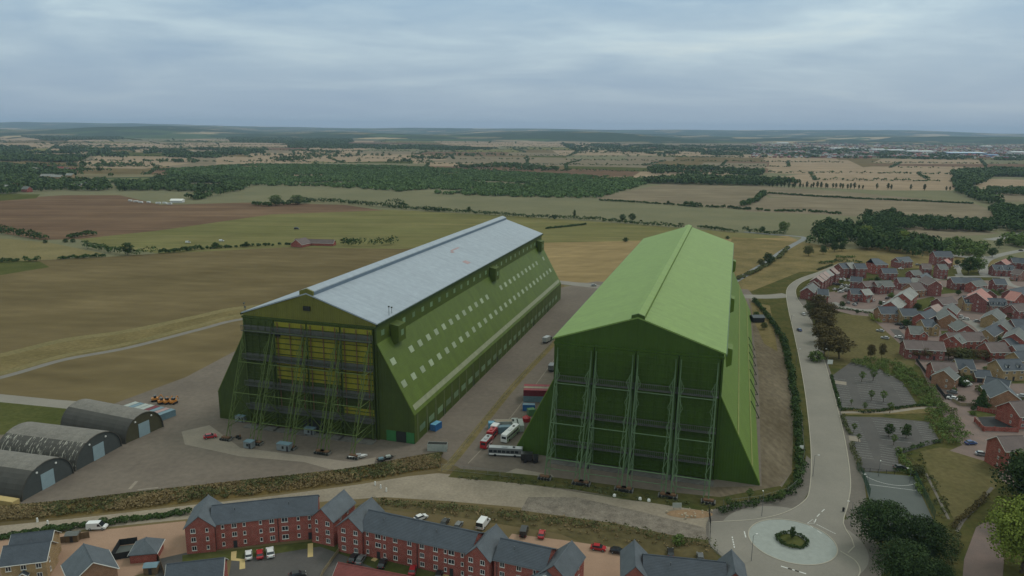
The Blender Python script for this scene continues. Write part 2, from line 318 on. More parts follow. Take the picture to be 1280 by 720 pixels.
# ------------------------------------------------------------------ ground
def patchwork(name, cell, cols, wood=.3, off=(0,0,0)):
    m = bpy.data.materials.new(name); m.use_nodes = True; nt = m.node_tree; N = nt.nodes; L = nt.links; b = N['Principled BSDF']; b.inputs['Roughness'].default_value = 1; b.inputs['Specular IOR Level'].default_value = 0
    tc = N.new('ShaderNodeTexCoord'); mp = N.new('ShaderNodeMapping'); mp.inputs['Scale'].default_value = (1/cell, 1/(cell*.8), 0); mp.inputs['Rotation'].default_value = (0,0,.12); mp.inputs['Location'].default_value = off
    L.new(tc.outputs['Object'], mp.inputs[0])
    nz = N.new('ShaderNodeTexNoise'); nz.inputs['Scale'].default_value = .7; nz.inputs['Detail'].default_value = 2; L.new(mp.outputs[0], nz.inputs['Vector'])
    ad = N.new('ShaderNodeVectorMath'); ad.operation = 'MULTIPLY_ADD'; ad.inputs[1].default_value = (.9,.9,0); L.new(nz.outputs['Color'], ad.inputs[0]); L.new(mp.outputs[0], ad.inputs[2])
    vo = N.new('ShaderNodeTexVoronoi'); vo.voronoi_dimensions = '2D'; vo.distance = 'CHEBYCHEV'; vo.inputs['Scale'].default_value = 1; vo.inputs['Randomness'].default_value = .85; L.new(ad.outputs[0], vo.inputs['Vector'])
    sx = N.new('ShaderNodeSeparateColor'); L.new(vo.outputs['Color'], sx.inputs[0])
    r = N.new('ShaderNodeValToRGB'); r.color_ramp.interpolation = 'CONSTANT'; e = r.color_ramp.elements
    for i, c in enumerate(cols):
        q = e[0] if i == 0 else (e[1] if i == 1 else e.new(i/len(cols))); q.position = i/len(cols); q.color = c
    L.new(sx.outputs[0], r.inputs[0])
    ve = N.new('ShaderNodeTexVoronoi'); ve.voronoi_dimensions = '2D'; ve.feature = 'DISTANCE_TO_EDGE'; ve.inputs['Scale'].default_value = 1; ve.inputs['Randomness'].default_value = .85; L.new(ad.outputs[0], ve.inputs['Vector'])
    vf = N.new('ShaderNodeTexVoronoi'); vf.voronoi_dimensions = '2D'; vf.distance = 'CHEBYCHEV'; vf.feature = 'F2'; vf.inputs['Scale'].default_value = 1; vf.inputs['Randomness'].default_value = .85; L.new(ad.outputs[0], vf.inputs['Vector'])
    sb = N.new('ShaderNodeMath'); sb.operation = 'SUBTRACT'; L.new(vf.outputs['Distance'], sb.inputs[0]); L.new(vo.outputs['Distance'], sb.inputs[1])
    lt = N.new('ShaderNodeMath'); lt.operation = 'LESS_THAN'; lt.inputs[1].default_value = .05; L.new(sb.outputs[0], lt.inputs[0])
    # woods: a slower noise
    nw = N.new('ShaderNodeTexNoise'); nw.inputs['Scale'].default_value = .28; nw.inputs['Detail'].default_value = 7; nw.inputs['Roughness'].default_value = .6; L.new(mp.outputs[0], nw.inputs['Vector'])
    gt = N.new('ShaderNodeMath'); gt.operation = 'GREATER_THAN'; gt.inputs[1].default_value = 1-wood; L.new(nw.outputs[0], gt.inputs[0])
    mxx = N.new('ShaderNodeMath'); mxx.operation = 'MAXIMUM'; L.new(lt.outputs[0], mxx.inputs[0]); L.new(gt.outputs[0], mxx.inputs[1])
    nf = N.new('ShaderNodeTexNoise'); nf.inputs['Scale'].default_value = .012; nf.inputs['Detail'].default_value = 8; L.new(tc.outputs['Object'], nf.inputs['Vector'])
    m2 = N.new('ShaderNodeMapRange'); m2.inputs[1].default_value = .3; m2.inputs[2].default_value = .7; m2.inputs[3].default_value = .8; m2.inputs[4].default_value = 1.2; L.new(nf.outputs[0], m2.inputs[0])
    mx = N.new('ShaderNodeMix'); mx.data_type = 'RGBA'; L.new(mxx.outputs[0], mx.inputs[0]); L.new(r.outputs[0], mx.inputs[6]); mx.inputs[7].default_value = (.035,.055,.03,1)
    vm = N.new('ShaderNodeVectorMath'); vm.operation = 'SCALE'; L.new(mx.outputs[2], vm.inputs[0]); L.new(m2.outputs[0], vm.inputs[3]); L.new(vm.outputs[0], b.inputs['Base Color'])
    return m
TAN, GOLD, BROWN, OLIVE, DRY, GRN = P(128,115,95), P(148,132,106), P(94,78,66), P(88,92,66), P(104,97,76), P(68,82,54)
m_far = patchwork('patchwork_fields', 420, [GOLD, OLIVE, BROWN, TAN, (.04,.06,.035,1), DRY, GRN, TAN, OLIVE, TAN, DRY], .42)
m_hill = patchwork('hill_fields', 560, [(.04,.06,.035,1), GRN, (.04,.06,.035,1), DRY, TAN, (.04,.06,.035,1), GOLD, GRN, (.04,.06,.035,1)], .49, (3,1,0))
g = MB().add([(-45000,-1500,0),(45000,-1500,0),(45000,45000,0),(-45000,45000,0)], [(0,1,2,3)], m_far)
struct(obj('ground', g.mesh('ground')))
# hills: one height field sheet from 5 km out
def hillz(x, y):
    q = x/y
    def bell(a, b, c): return math.exp(-((a-b)/c)**2)
    near = 34+26*math.sin(x*.0009+1.2)+22*math.sin(x*.0021+y*.0006)+58*bell(q, -.42, .22)+20*bell(q, .1, .2)
    a = max(0, min(1, (y-7200)/2600)); a = a*a*(3-2*a)
    far = 150+8*math.sin(x*.0006+2)+6*math.sin(x*.0017)+66*bell(q, -.62, .2)-12*bell(q, -.22, .1)+52*bell(q, .5, .1)+22*bell(q, .28, .12)-12*bell(q, .66, .07)
    b_ = max(0, min(1, (y-15500)/6000)); b_ = b_*b_*(3-2*b_)
    return -1+a*near*(1-b_)+b_*far+a*5*math.sin(x*.004+y*.003)
ys = list(np.linspace(7000, 12000, 40))+list(np.linspace(12300, 23500, 50)); nx = 220; mb = MB(); vs = []
for y in ys:
    for i in range(nx+1):
        x = (-.95+1.9*i/nx)*y; vs.append((x, y, hillz(x, y)))
fs = [(j*(nx+1)+i, j*(nx+1)+i+1, (j+1)*(nx+1)+i+1, (j+1)*(nx+1)+i) for j in range(len(ys)-1) for i in range(nx)]
mb.add(vs, fs, m_hill); struct(obj('hills', mb.mesh('hills', smooth=True)))

# grass and soil
def grass(name, a, b, scale=.02, stretch=(1,1,1), fine=(.6,.16)): return mat(name, a, rough=1, col2=b, scale=scale, stretch=stretch, fine=fine, spec=0, detail=8)
def streaky(name, a, b, ang, fine=(.6,.12), across=.12, along=.004):
    m = grass(name, a, b, 1, (along, across, 1), (fine[0]*8, fine[1])); 
    nt = m.node_tree; N = nt.nodes; L = nt.links
    for n in N:
        if n.type == 'MAPPING': n.inputs['Rotation'].default_value = (0,0,ang)
    # tramlines along the field and broad dry and damp patches
    b = N['Principled BSDF']; src = b.inputs['Base Color'].links[0].from_socket; tc = N.new('ShaderNodeTexCoord')
    mp = N.new('ShaderNodeMapping'); mp.inputs['Rotation'].default_value = (0,0,ang); L.new(tc.outputs['Object'], mp.inputs[0])
    wv = N.new('ShaderNodeTexWave'); wv.bands_direction = 'Y'; wv.inputs['Scale'].default_value = .022; wv.inputs['Distortion'].default_value = 1.5; wv.inputs['Detail'].default_value = 3; wv.inputs['Detail Scale'].default_value = .4; L.new(mp.outputs[0], wv.inputs[0])
    nz = N.new('ShaderNodeTexNoise'); nz.inputs['Scale'].default_value = .012; nz.inputs['Detail'].default_value = 9; nz.inputs['Roughness'].default_value = .7; L.new(tc.outputs['Object'], nz.inputs['Vector'])
    a = N.new('ShaderNodeMapRange'); a.inputs[3].default_value = .975; a.inputs[4].default_value = 1.025; L.new(wv.outputs[1], a.inputs[0])
    c = N.new('ShaderNodeMapRange'); c.inputs[1].default_value = .3; c.inputs[2].default_value = .7; c.inputs[3].default_value = .84; c.inputs[4].default_value = 1.16; L.new(nz.outputs[0], c.inputs[0])
    mu = N.new('ShaderNodeMath'); mu.operation = 'MULTIPLY'; L.new(a.outputs[0], mu.inputs[0]); L.new(c.outputs[0], mu.inputs[1])
    vm = N.new('ShaderNodeVectorMath'); vm.operation = 'SCALE'; L.new(src, vm.inputs[0]); L.new(mu.outputs[0], vm.inputs[3]); L.new(vm.outputs[0], b.inputs['Base Color'])
    return m
g_dry = streaky('dry_grass', P(86,76,54), P(102,90,66), .3, across=.02, along=.006)
g_pale = grass('pale_grass', P(98,92,65), P(114,104,75), .03)
g_gold = streaky('golden_grass', P(112,97,69), P(134,116,84), -.9, across=.06, along=.012)
g_green = streaky('airfield_grass', P(90,90,57), P(106,100,68), .12, across=.03, along=.002)
g_brown = streaky('ploughed_soil', P(84,67,55), P(107,88,71), .16, across=.02, along=.0016)
g_tan = streaky('stubble', P(124,109,91), P(138,121,102), .2, across=.02)
g_pink = streaky('harrowed_soil', P(102,94,79), P(117,106,89), .2, across=.02)
g_grey = grass('grey_green_pasture', P(94,94,74), P(109,105,83), .01)
g_bright = grass('fresh_grass', P(60,66,36), P(80,80,48), .04)
g_scrub = grass('scrub_grass', P(86,80,54), P(116,102,72), .05)
g_lawn = grass('mown_grass', P(80,76,50), P(94,86,60), .06)
g_verge = grass('verge_grass', P(56,62,34), P(82,76,48), .12)
apron = mat('worn_apron', P(92,84,77), rough=.95, col2=P(108,99,90), scale=.025, fine=(.5,.1), spec=.1, detail=9)
apron2 = mat('concrete_slab', P(118,110,100), rough=.9, col2=P(132,122,110), scale=.1, fine=(1,.06), spec=.1)
dirt = mat('gravel_track', P(116,107,95), rough=1, col2=P(136,126,112), scale=.08, fine=(1.2,.12), spec=.05, detail=9)
asph = mat('asphalt', P(112,108,101), rough=.9, col2=P(124,119,111), scale=.05, fine=(2,.05), spec=.15)
asph_d = mat('dark_asphalt', P(72,70,69), rough=.9, col2=P(82,79,77), scale=.08, fine=(2,.08), spec=.15)
pave = mat('footway_asphalt', P(92,87,81), rough=.9, col2=P(102,96,90), scale=.1, fine=(1,.07), spec=.1)
paleconc = mat('pale_concrete', P(134,138,134), rough=.9, var=.05, fine=(.8,.05), spec=.1)
blockp = mat('pink_block_paving', P(100,89,85), rough=.9, col2=P(116,99,93), scale=.15, fine=(3,.08), spec=.1)
orangep = mat('orange_block_paving', P(134,110,93), rough=.9, col2=P(146,120,102), scale=.1, fine=(3,.06), spec=.1)
road_old = mat('grey_lane', P(122,119,114), rough=.9, var=.06, scale=.1, spec=.1)
kerbm = mat('kerb_stone', P(146,140,128), rough=.9, var=.06, scale=.4)
white = mat('road_paint', (.55,.55,.53,1), rough=.8, var=.1, scale=1)
court = mat('court_surface', P(78,82,80), rough=.9, var=.05, scale=.2)

fields = [
 ('field', [(-150,334),(120,322),(370,306),(500,307),(620,285),(705,300),(705,372),(306,440),(-150,560)], g_dry),
 ('field', [(655,301),(800,296),(985,295),(1004,303),(905,366),(735,358),(690,352)], g_gold),
 ('field', [(95,298),(200,288),(340,268),(480,262),(640,270),(800,281),(960,294),(985,297),(655,304),(500,311),(360,309),(200,317),(125,307)], g_green),
 ('field', [(-150,262),(0,249),(80,244),(150,244),(200,256),(320,253),(430,256),(480,263),(340,268),(200,288),(98,299),(50,300),(0,291),(-150,280)], g_brown),
 ('field', [(-150,290),(0,298),(60,303),(130,317),(70,324),(-150,335)], g_pale),
 ('field', [(-150,318),(50,327),(62,334),(0,344),(-150,352)], g_bright),
 ('field', [(-150,240),(50,243),(45,248),(0,251),(-150,262)], g_bright),
 ('field', [(285,239),(330,232),(450,240),(640,250),(800,261),(940,266),(1060,280),(1050,290),(960,292),(800,277),(640,267),(480,255),(390,250),(300,250)], g_grey),
 ('field', [(745,246),(830,230),(940,233),(965,250),(940,262),(870,257),(750,250)], g_pink),
 ('field', [(930,231),(1060,240),(1220,255),(1240,263),(1100,262),(965,246)], g_pink),
 ('field', [(962,247),(1245,264),(1240,276),(1100,272),(930,264)], g_pink),
 ('field', [(965,222),(1090,208),(1232,208),(1190,238),(1100,238),(1000,233)], g_tan),
 ('field', [(962,200),(1060,200),(1085,212),(1000,218),(960,216)], g_tan),
 ('field', [(1210,223),(1330,226),(1330,234),(1225,236)], g_tan),
 ('field', [(1215,237),(1330,240),(1330,252),(1250,252)], g_pink),
 ('field', [(1080,205),(1330,205),(1330,213),(1240,209),(1100,207)], g_brown),
 ('field', [(95,202),(150,199),(240,204),(180,211),(110,210)], g_tan),
 ('field', [(270,195),(400,199),(380,205),(270,206)], g_tan),
 ('field', [(400,205),(560,208),(760,212),(800,215),(790,221),(700,219),(560,214),(420,211)], g_brown),
 ('field', [(560,195),(700,197),(820,202),(820,210),(640,206),(520,202)], g_pink),
 ('field', [(330,191),(540,194),(560,200),(420,203),(320,198)], g_tan),
 ('field', [(0,165),(30,166),(50,175),(0,177)], g_tan), ('field', [(0,179),(340,178),(400,184),(0,184)], g_tan),
 ('field', [(540,176),(760,178),(770,184),(560,182)], g_tan), ('field', [(830,178),(960,180),(1060,182),(1000,186),(840,184)], g_pink),
 ('field', [(690,188),(900,190),(910,195),(700,194)], g_tan), ('field', [(880,203),(960,204),(955,214),(870,212)], g_pink),
 ('field', [(160,167),(240,168),(230,176),(150,176)], g_grey),('field', [(380,165),(420,167),(440,172),(390,170)], g_tan),
 ('field', [(915,296),(1005,303),(1060,312),(1130,306),(1280,320),(1280,345),(1100,352),(1000,372),(900,375),(905,350)], g_scrub),
 ('field', [(1100,272),(1280,284),(1330,320),(1250,325),(1120,310),(1095,290)], g_grey),
 ('field', [(1125,282),(1210,283),(1250,292),(1180,297),(1130,296)], g_pink),
]
sheet('field', [(-200,226),(1500,226),(1500,350),(-200,350)], g_grey, .02)
# a grid of small farmland fields from the plantation out to the foot of the hills; shared edges carry the far hedgerows
HEDGE_LINES = []
rf = random.Random(21); rows = [177.4,179.4,181.6,184,187,190.5,194.5,199.5,205.5,213,222]
grid = []; 
for r_i, v in enumerate(rows):
    grid.append(v)
fm = MB(); pal = [g_tan, g_tan, g_pink, g_grey, g_brown, g_green, g_tan, g_pink, g_dry, g_bright]
lastk = None
for r_i in range(len(rows)-1):
    va, vb = rows[r_i], rows[r_i+1]; u = -120.0; cuts = [u]
    while u < 1400: u += rf.uniform(45, 130)*(.7+.06*(vb-va)); cuts.append(u)
    jit = [(rf.uniform(-14,14), rf.uniform(-14,14)) for _ in cuts]
    for i in range(len(cuts)-1):
        roll = lambda u_: (u_-640)*.0088
        q = [(cuts[i]+jit[i][0], va), (cuts[i+1]+jit[i+1][0], va), (cuts[i+1]+jit[i+1][1], vb), (cuts[i]+jit[i][1], vb)]
        q = [(a, b+roll(a)) for a, b in q]; w4 = [gp(*p) for p in q]; k = rf.choice([x_ for x_ in pal if x_ is not lastk]); lastk = k
        fm.add([(x_, y_, .03) for x_, y_ in w4], [(3,2,1,0)], k)
        if rf.random() < .8: HEDGE_LINES.append((w4[3], w4[2]))
        if rf.random() < .65: HEDGE_LINES.append((w4[1], w4[2]))
struct(obj('farmland', fm.mesh('farmland')))
for i, (n, px, m) in enumerate(fields): sheet(n, px, m, z=.05+.003*i)
Z0 = .16      # everything near is laid from here up, in 4-8 mm steps
# near base: estate ground, banks, lawns
sheet('grass_bank', [(-200,520),(305,402),(560,560),(900,700),(900,900),(-400,900)], g_dry, Z0)
sheet('grass_verge', [(900,380),(1000,340),(1330,330),(1600,900),(700,900),(880,640),(930,500)], g_verge, Z0+.004)
sheet('grass', [(-150,505),(0,500),(60,508),(150,512),(280,440),(200,470),(100,520),(20,560),(-150,600)], g_bright, Z0+.006)
sheet('grass', [(-150,474),(0,470),(306,398),(300,446),(150,506),(60,502),(-150,490)], g_dry, Z0+.008)
sheet('apron', [(-150,660),(-150,560),(40,540),(100,528),(140,506),(232,472),(300,436),(700,360),(745,352),(935,362),(968,400),(992,500),(990,590),(965,628),(900,640),(700,612),(600,601),(552,572),(430,592),(300,606),(120,626),(0,642)], apron, Z0+.012)
sheet('dirt_yard', [(936,373),(966,399),(982,450),(991,520),(990,590),(962,622),(930,628),(900,632),(880,610),(952,608),(948,470)], mat('brown_dirt', P(84,75,62), rough=1, col2=P(108,98,84), scale=.06, fine=(.7,.2), spec=0, detail=9, stretch=(1,.35,1)), Z0+.016)
sheet('grass_verge', [(938,378),(962,382),(966,400),(972,440),(955,430),(942,400)], g_scrub, Z0+.019)
sheet('path', [(-150,488),(0,493),(70,500),(150,506),(130,515),(100,513),(0,503),(-150,498)], asph, Z0+.016)
# perimeter track and its pale verge, behind the left shed and out to the far road
tr = [(-150,507),(0,472.5),(80,450),(160,435),(250,412),(304,399),(420,385),(560,368),(690,355),(745,355)]
w1 = [gp(*q) for q in tr]
strip('track', smooth_line(w1), 4.5, mat('old_concrete_track', P(104,100,94), rough=.95, var=.08, scale=.2), Z0+.02)
v1 = [gp(u, v-2.2-3*(1 if u < 310 else .3)) for u, v in tr[:7]]
strip('grass_verge', smooth_line(v1), 5, g_pale, Z0+.016)
v2 = [gp(u, v-28+u*.045) for u, v in tr[:7]]
sheet('grass_verge', [(u, v-28+u*.045) for u, v in tr[:7]]+[(u, v-1) for u, v in tr[:7]][::-1], grass('rough_verge', P(88,80,54), P(112,100,70), .05), Z0+.014)
strip('grass_verge', smooth_line(v2), 7, g_pale, Z0+.018)
strip('far_track', smooth_line([gp(*q) for q in [(690,352),(735,357),(800,364),(940,371),(985,369)]]), 12, asph, Z0+.024)
# slabs under the door gear of the two sheds
# service track in the foreground
sheet('service_road', [(-150,672),(0,658),(100,648),(230,633),(330,622),(450,606),(510,596),(548,592),(600,598),(700,612),(780,625),(850,633),(892,642),(889,674),(838,664),(770,651),(700,641),(640,634),(560,627),(480,622),(400,628),(330,640),(230,650),(100,663),(0,671),(-150,684)], dirt, Z0+.02)
sheet('broken_ground', [(660,622),(720,622),(800,640),(880,660),(885,676),(830,668),(740,652),(650,640)], mat('rubble_soil', P(92,85,78), rough=1, col2=P(124,116,106), scale=.35, fine=(3,.25), spec=0, bump=.6, detail=9), Z0+.024)
sheet('grass_verge', [(470,626),(560,630),(640,637),(770,655),(885,679),(900,700),(780,700),(700,668),(560,645),(440,634)], grass('weedy_ground', P(66,62,42), P(92,82,58), .1), Z0+.028)
sheet('grass_verge', [(560,597),(640,604),(720,613),(800,627),(885,640),(960,632),(985,616),(975,608),(900,622),(820,614),(700,598),(640,592),(570,586)], g_verge, Z0+.026)
sheet('estate_paving', [(-150,700),(-150,690),(0,674),(100,666),(232,652),(240,700),(170,720),(60,760),(-200,780)], orangep, Z0+.032)
sheet('estate_paving', [(640,668),(705,676),(800,690),(830,720),(700,760),(600,720)], orangep, Z0+.034)
sheet('parking_area', [(290,698),(330,690),(400,682),(437,690),(425,730),(380,770),(280,760)], asph_d, Z0+.036)
sheet('parking_area', [(440,700),(480,703),(590,722),(640,760),(440,760)], asph_d, Z0+.036)
sheet('driveway', [(196,700),(240,690),(245,760),(190,760)], asph_d, Z0+.04)
sheet('lawn', [(228,695),(272,690),(400,676),(432,682),(470,696),(585,722),(600,735),(560,735),(470,712),(438,698),(400,684),(300,700),(228,704)], g_bright, Z0+.044)
strip('footpath', [gp(292.5,690), gp(292,700), gp(303,701), gp(303,712)], 1.4, mat('buff_slabs', P(170,150,105), var=.08, scale=1), Z0+.05)
strip('footpath', [gp(388,680), gp(388,697)], 1.4, MATS['buff_slabs'], Z0+.05)
strip('footpath', [gp(473,696), gp(466,702)], 1.4, MATS['buff_slabs'], Z0+.05)
strip('footpath', [gp(561,711), gp(556,724)], 1.6, MATS['buff_slabs'], Z0+.05)

# main road, roundabout and footways
C0 = gp(990, 677)
def circ(c, r, n=64, a0=0, a1=2*PI): return [(c[0]+r*math.cos(a0+(a1-a0)*i/n), c[1]+r*math.sin(a0+(a1-a0)*i/n)) for i in range(n)]
sheet('footway', circ(C0, 23.5), pave, Z0+.054, world=True)
sheet('footway', [(1006,372),(1012,392),(1040,470),(1062,540),(1080,600),(1085,640),(1100,700),(1060,690),(1055,600),(1030,500),(1000,400),(998,372)], pave, Z0+.05)
sheet('footway', [(886,640),(900,634),(970,624),(1000,606),(1008,570),(1014,575),(1014,610),(1000,634),(960,646),(886,652)], pave, Z0+.052)
L_e = [(1048,330),(1021,341),(1003,347),(990,354),(983,364),(985,385),(993,420),(1003,470),(1010,520),(1014,570),(1012,612),(1004,628),(980,642),(945,650),(900,653),(886,654)]
R_e = [(886,680),(896,690),(925,700),(1060,692),(1054,655),(1060,630),(1063,600),(1056,550),(1044,500),(1030,450),(1015,405),(1007,388),(997,374),(995,362),(1003,353),(1022,345),(1050,334)]
rl = smooth_line([gp(*q) for q in L_e], 4); rr = smooth_line([gp(*q) for q in R_e], 4)
sheet('road', rl+rr, asph, Z0+.058, world=True)
sheet('road', circ(C0, 19.5), asph, Z0+.062, world=True)
sheet('road', [gp(*q) for q in [(905,700),(935,690),(1010,712),(960,800),(860,800)]], asph, Z0+.066, world=True)
sheet('roundabout_apron', circ(C0, 11.6), paleconc, Z0+.07, world=True)
strip('kerb', rl, .3, kerbm, Z0+.05, .12)
strip('kerb', rr[12:], .3, kerbm, Z0+.05, .12)
strip('kerb', smooth_line([gp(*q) for q in [(1050,690),(1069,702),(1075,716),(1066,730)]]), .3, kerbm, Z0+.05, .13)
# bays and worktop marks
def bump_lane(a, b): strip('raised_crossing', [gp(*a), gp(*b)], 5, apron2, Z0+.074)
bump_lane((1043,478),(1058,480)); bump_lane((1061,548),(1075,550))
strip('country_road', smooth_line([gp(*q) for q in [(850,368),(900,361),(921,350),(944,337),(960,327),(977,315),(992,306),(1003,300),(1005,297),(995,295.5),(964,293),(930,290)]]), 6, mat('lane_asphalt', P(108,110,110), var=.06, scale=.1, rough=.9), Z0+.01)
sheet('footway', [(1062,360),(1120,352),(1200,350),(1280,352),(1330,420),(1330,640),(1250,600),(1190,545),(1170,500),(1150,460),(1100,420),(1070,395),(1030,385),(1010,372)], blockp, Z0+.06)
sheet('field', [(1018,390),(1090,396),(1096,404),(1132,437),(1145,452),(1140,462),(1036,456),(1022,420)], g_lawn, Z0+.064)
# estate streets and gardens
def street(px, w_, m=road_old, z=Z0+.066): strip('estate_street', smooth_line([gp(*q) for q in px], 4), w_, m, z)
street([(1040,378),(1062,386),(1095,388),(1118,378),(1140,362),(1158,352),(1190,347),(1235,346),(1330,350)], 6)
street([(1202,348),(1196,338),(1205,330)], 6, z=Z0+.07); street([(1232,345),(1228,332),(1240,322),(1280,313),(1330,308)], 8, z=Z0+.072); street([(1255,347),(1262,356),(1285,362)], 6, z=Z0+.07)
street([(1190,392),(1222,408),(1238,424),(1262,436)], 6, z=Z0+.068); street([(1118,412),(1145,442)], 5, asph_d, z=Z0+.068)
street([(1180,318),(1215,322),(1225,320)], 12, z=Z0+.074); street([(1235,300),(1262,296),(1300,286)], 12, z=Z0+.074)
gl = [[(1138,377),(1166,371),(1180,384),(1150,396),(1140,394)],[(1040,356),(1062,352),(1066,360),(1044,366)],[(1170,360),(1196,358),(1200,366),(1176,368)],[(1120,345),(1134,345),(1136,351),(1121,352)],[(1205,372),(1228,371),(1232,378),(1206,380)],[(1238,392),(1262,392),(1266,400),(1242,402)],[(1176,414),(1190,414),(1192,424),(1178,424)],[(1228,425),(1254,425),(1258,432),(1230,432)],[(1134,398),(1152,398),(1156,408),(1140,410)],[(1080,345),(1100,344),(1102,349),(1082,350)],[(1256,470),(1280,468),(1290,480),(1260,480)],[(1160,468),(1176,468),(1180,476),(1162,476)],[(1195,440),(1230,440),(1232,450),(1196,450)],[(1168,338),(1195,336),(1197,343),(1170,345)],[(1208,515),(1250,511),(1262,520),(1222,522)],[(1242,362),(1262,362),(1264,370),(1244,370)]]
for i_, q_ in enumerate(gl): sheet('garden', q_, g_verge if i_ % 2 else g_bright, Z0+.076)
# car parks
sheet('car_park', [(1040,470),(1064,453),(1100,462),(1128,478),(1146,506),(1100,512),(1051,511)], asph_d, Z0+.068)
sheet('car_park', [(1053,521),(1100,522),(1161,528),(1175,553),(1122,569),(1124,590),(1077,590),(1068,560)], asph_d, Z0+.07)
sheet('sports_court', [(1077,590),(1141,596),(1168,655),(1160,672),(1100,676)], court, Z0+.072)
sheet('grass_verge', [(1050,513),(1100,513),(1150,507),(1172,510),(1160,517),(1100,519),(1053,519)], g_scrub, Z0+.072)
strip('footpath', [gp(*q) for q in [(1050,516),(1110,516),(1145,511),(1172,509)]], 2.2, apron2, Z0+.078)
sheet('lawn', [(1150,565),(1175,560),(1192,562),(1250,576),(1245,610),(1205,650),(1195,655),(1160,590)], g_lawn, Z0+.074)
sheet('driveway', [(1187,564),(1205,556),(1240,550),(1252,575),(1240,580)], blockp, Z0+.08)
sheet('estate_path', [(1220,660),(1245,645),(1255,700),(1250,760),(1200,760),(1205,700)], blockp, Z0+.08)
strip('footpath', smooth_line([gp(*q) for q in [(1240,610),(1222,632),(1205,650),(1196,665)]]), 1.0, pave, Z0+.084)
strip('footpath', [gp(1157,592), gp(1186,650)], .8, pave, Z0+.084)
def bays(a, b, n, ln, side=1):
    """n painted bay lines between ground points a and b"""
    a = Vector(gp(*a)); b = Vector(gp(*b)); d = (b-a).normalized(); q = Vector((-d.y, d.x))*side; mb = MB()
    for i in range(n):
        p = a+(b-a)*i/(n-1); mb.add([(*(p-d*.06), 0),(*(p+d*.06), 0),(*(p+d*.06+q*ln), 0),(*(p-d*.06+q*ln), 0)], [(0,1,2,3)], mat('worn_bay_paint', (.3,.3,.29,1), rough=.9, var=.25, scale=.8))
    o = obj('bay_marking', mb.mesh('bay_marking'), None, (0,0,Z0+.086)); o['kind'] = 'structure'
bays((1042,474),(1051,508),13,5.2,1); bays((1082,474),(1095,510),13,5.2,1); bays((1083,474),(1096,510),13,5.2,-1); bays((1128,480),(1145,505),9,5.2,-1)
bays((1055,526),(1072,572),17,5.2,1); bays((1106,526),(1120,552),9,5.2,1); bays((1107,526),(1121,552),9,5.2,-1); bays((1160,530),(1173,552),9,5.2,-1)
bays((1119,560),(1123,584),9,5.2,-1); bays((1072,455),(1120,470),9,4.5,-1)
def dashes(px, n, ln=2.0, w_=.2):
    pts = smooth_line([gp(*q) for q in px]); mb = MB(); d = [0]
    for i in range(1, len(pts)): d.append(d[-1]+math.dist(pts[i], pts[i-1]))
    for k in range(n):
        s0 = d[-1]*(k+.25)/n
        for i in range(1, len(pts)):
            if d[i] >= s0:
                p = Vector(pts[i-1]); t = (Vector(pts[i])-p).normalized(); p = p+t*(s0-d[i-1]); q = Vector((-t.y, t.x))*w_/2
                mb.add([(*(p-q),0),(*(p+t*ln-q),0),(*(p+t*ln+q),0),(*(p+q),0)], [(0,1,2,3)], white); break
    o = obj('lane_marking', mb.mesh('lane_marking'), None, (0,0,Z0+.09)); o['kind'] = 'structure'
dashes([(1032,636),(1022,646),(1018,655)], 3, 2.2, .25); dashes([(1020,656),(1044,668)], 9, .6, .2); dashes([(1008,655),(1030,670)], 2, 1.6, .25)
dashes([(974,708),(1000,716)], 3, 2.8, .4); dashes([(915,671),(918,686)], 5, .8, .3); dashes([(930,664),(932,672)], 2, 1.6, .3)
strip('lane_marking', [gp(1009,655), gp(1016,650), gp(1018,655), gp(1009,655)], .14, white, Z0+.092)
cc = gp(1112,600); strip('court_marking', circ(gp(1110,592), 9, 40, PI, 2*PI), .15, white, Z0+.09)
strip('court_marking', [gp(1083,606), gp(1145,614)], .15, white, Z0+.09); strip('court_marking', [gp(1145,650), gp(1118,664)], .15, white, Z0+.09)
strip('grass_verge', smooth_line([gp(*q) for q in [(552,590),(570,572),(610,522),(650,474),(690,432),(735,384)]]), 3.2, g_scrub, Z0+.03)
strip('lane_edge', smooth_line([gp(*q) for q in [(585,580),(640,520),(700,440)]]), .4, apron2, Z0+.03)
sheet('patio', [(143,684),(171,681),(170,697),(141,701)], court, Z0+.04)
strip('kerb', circ(C0, 11.7, 64)+[(C0[0]+11.7, C0[1])], .3, kerbm, Z0+.06, .1)
# broken verge lines on the apron
sheet('concrete_slab', [(227,540),(262,532),(300,560),(440,578),(470,572),(468,580),(430,592),(380,578),(300,571),(231,556)], apron2, Z0+.02)
sheet('concrete_slab', [(620,596),(645,586),(690,594),(700,606),(660,604)], apron2, Z0+.022)
strip('concrete_joint', [gp(162,612), gp(171,602)], 1, apron2, Z0+.024); strip('concrete_joint', [gp(172,613), gp(198,610)], .8, apron2, Z0+.024)
# ------------------------------------------------------------------ the two airship sheds
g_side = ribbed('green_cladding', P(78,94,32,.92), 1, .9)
g_wall = ribbed('green_wall_shaded', P(64,77,26), 1, .9)  # same cladding as the raking sides; shade of upright faces put into the colour
g_front = ribbed('green_front_shaded', P(52,64,24), 0, .9)  # darker copy of the side cladding, the front's shade painted in
g_roof2 = ribbed('pale_green_roof', P(114,138,74,.84), 1, 1.0, dark=.96, var=.03)
roof1 = ribbed('pale_grey_roof', P(140,149,159,.9), 1, 1.0, dark=.97, var=.03)
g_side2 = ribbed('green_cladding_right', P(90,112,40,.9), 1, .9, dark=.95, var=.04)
g_front2 = ribbed('green_front_right_shaded', P(50,72,18), 0, .9)  # right shed's side cladding again, darkened in colour for the shaded front
ochre = ribbed('yellow_green_panel', P(118,114,34), 0, .8)
gable1 = ribbed('olive_gable', P(92,92,40), 0, .9)
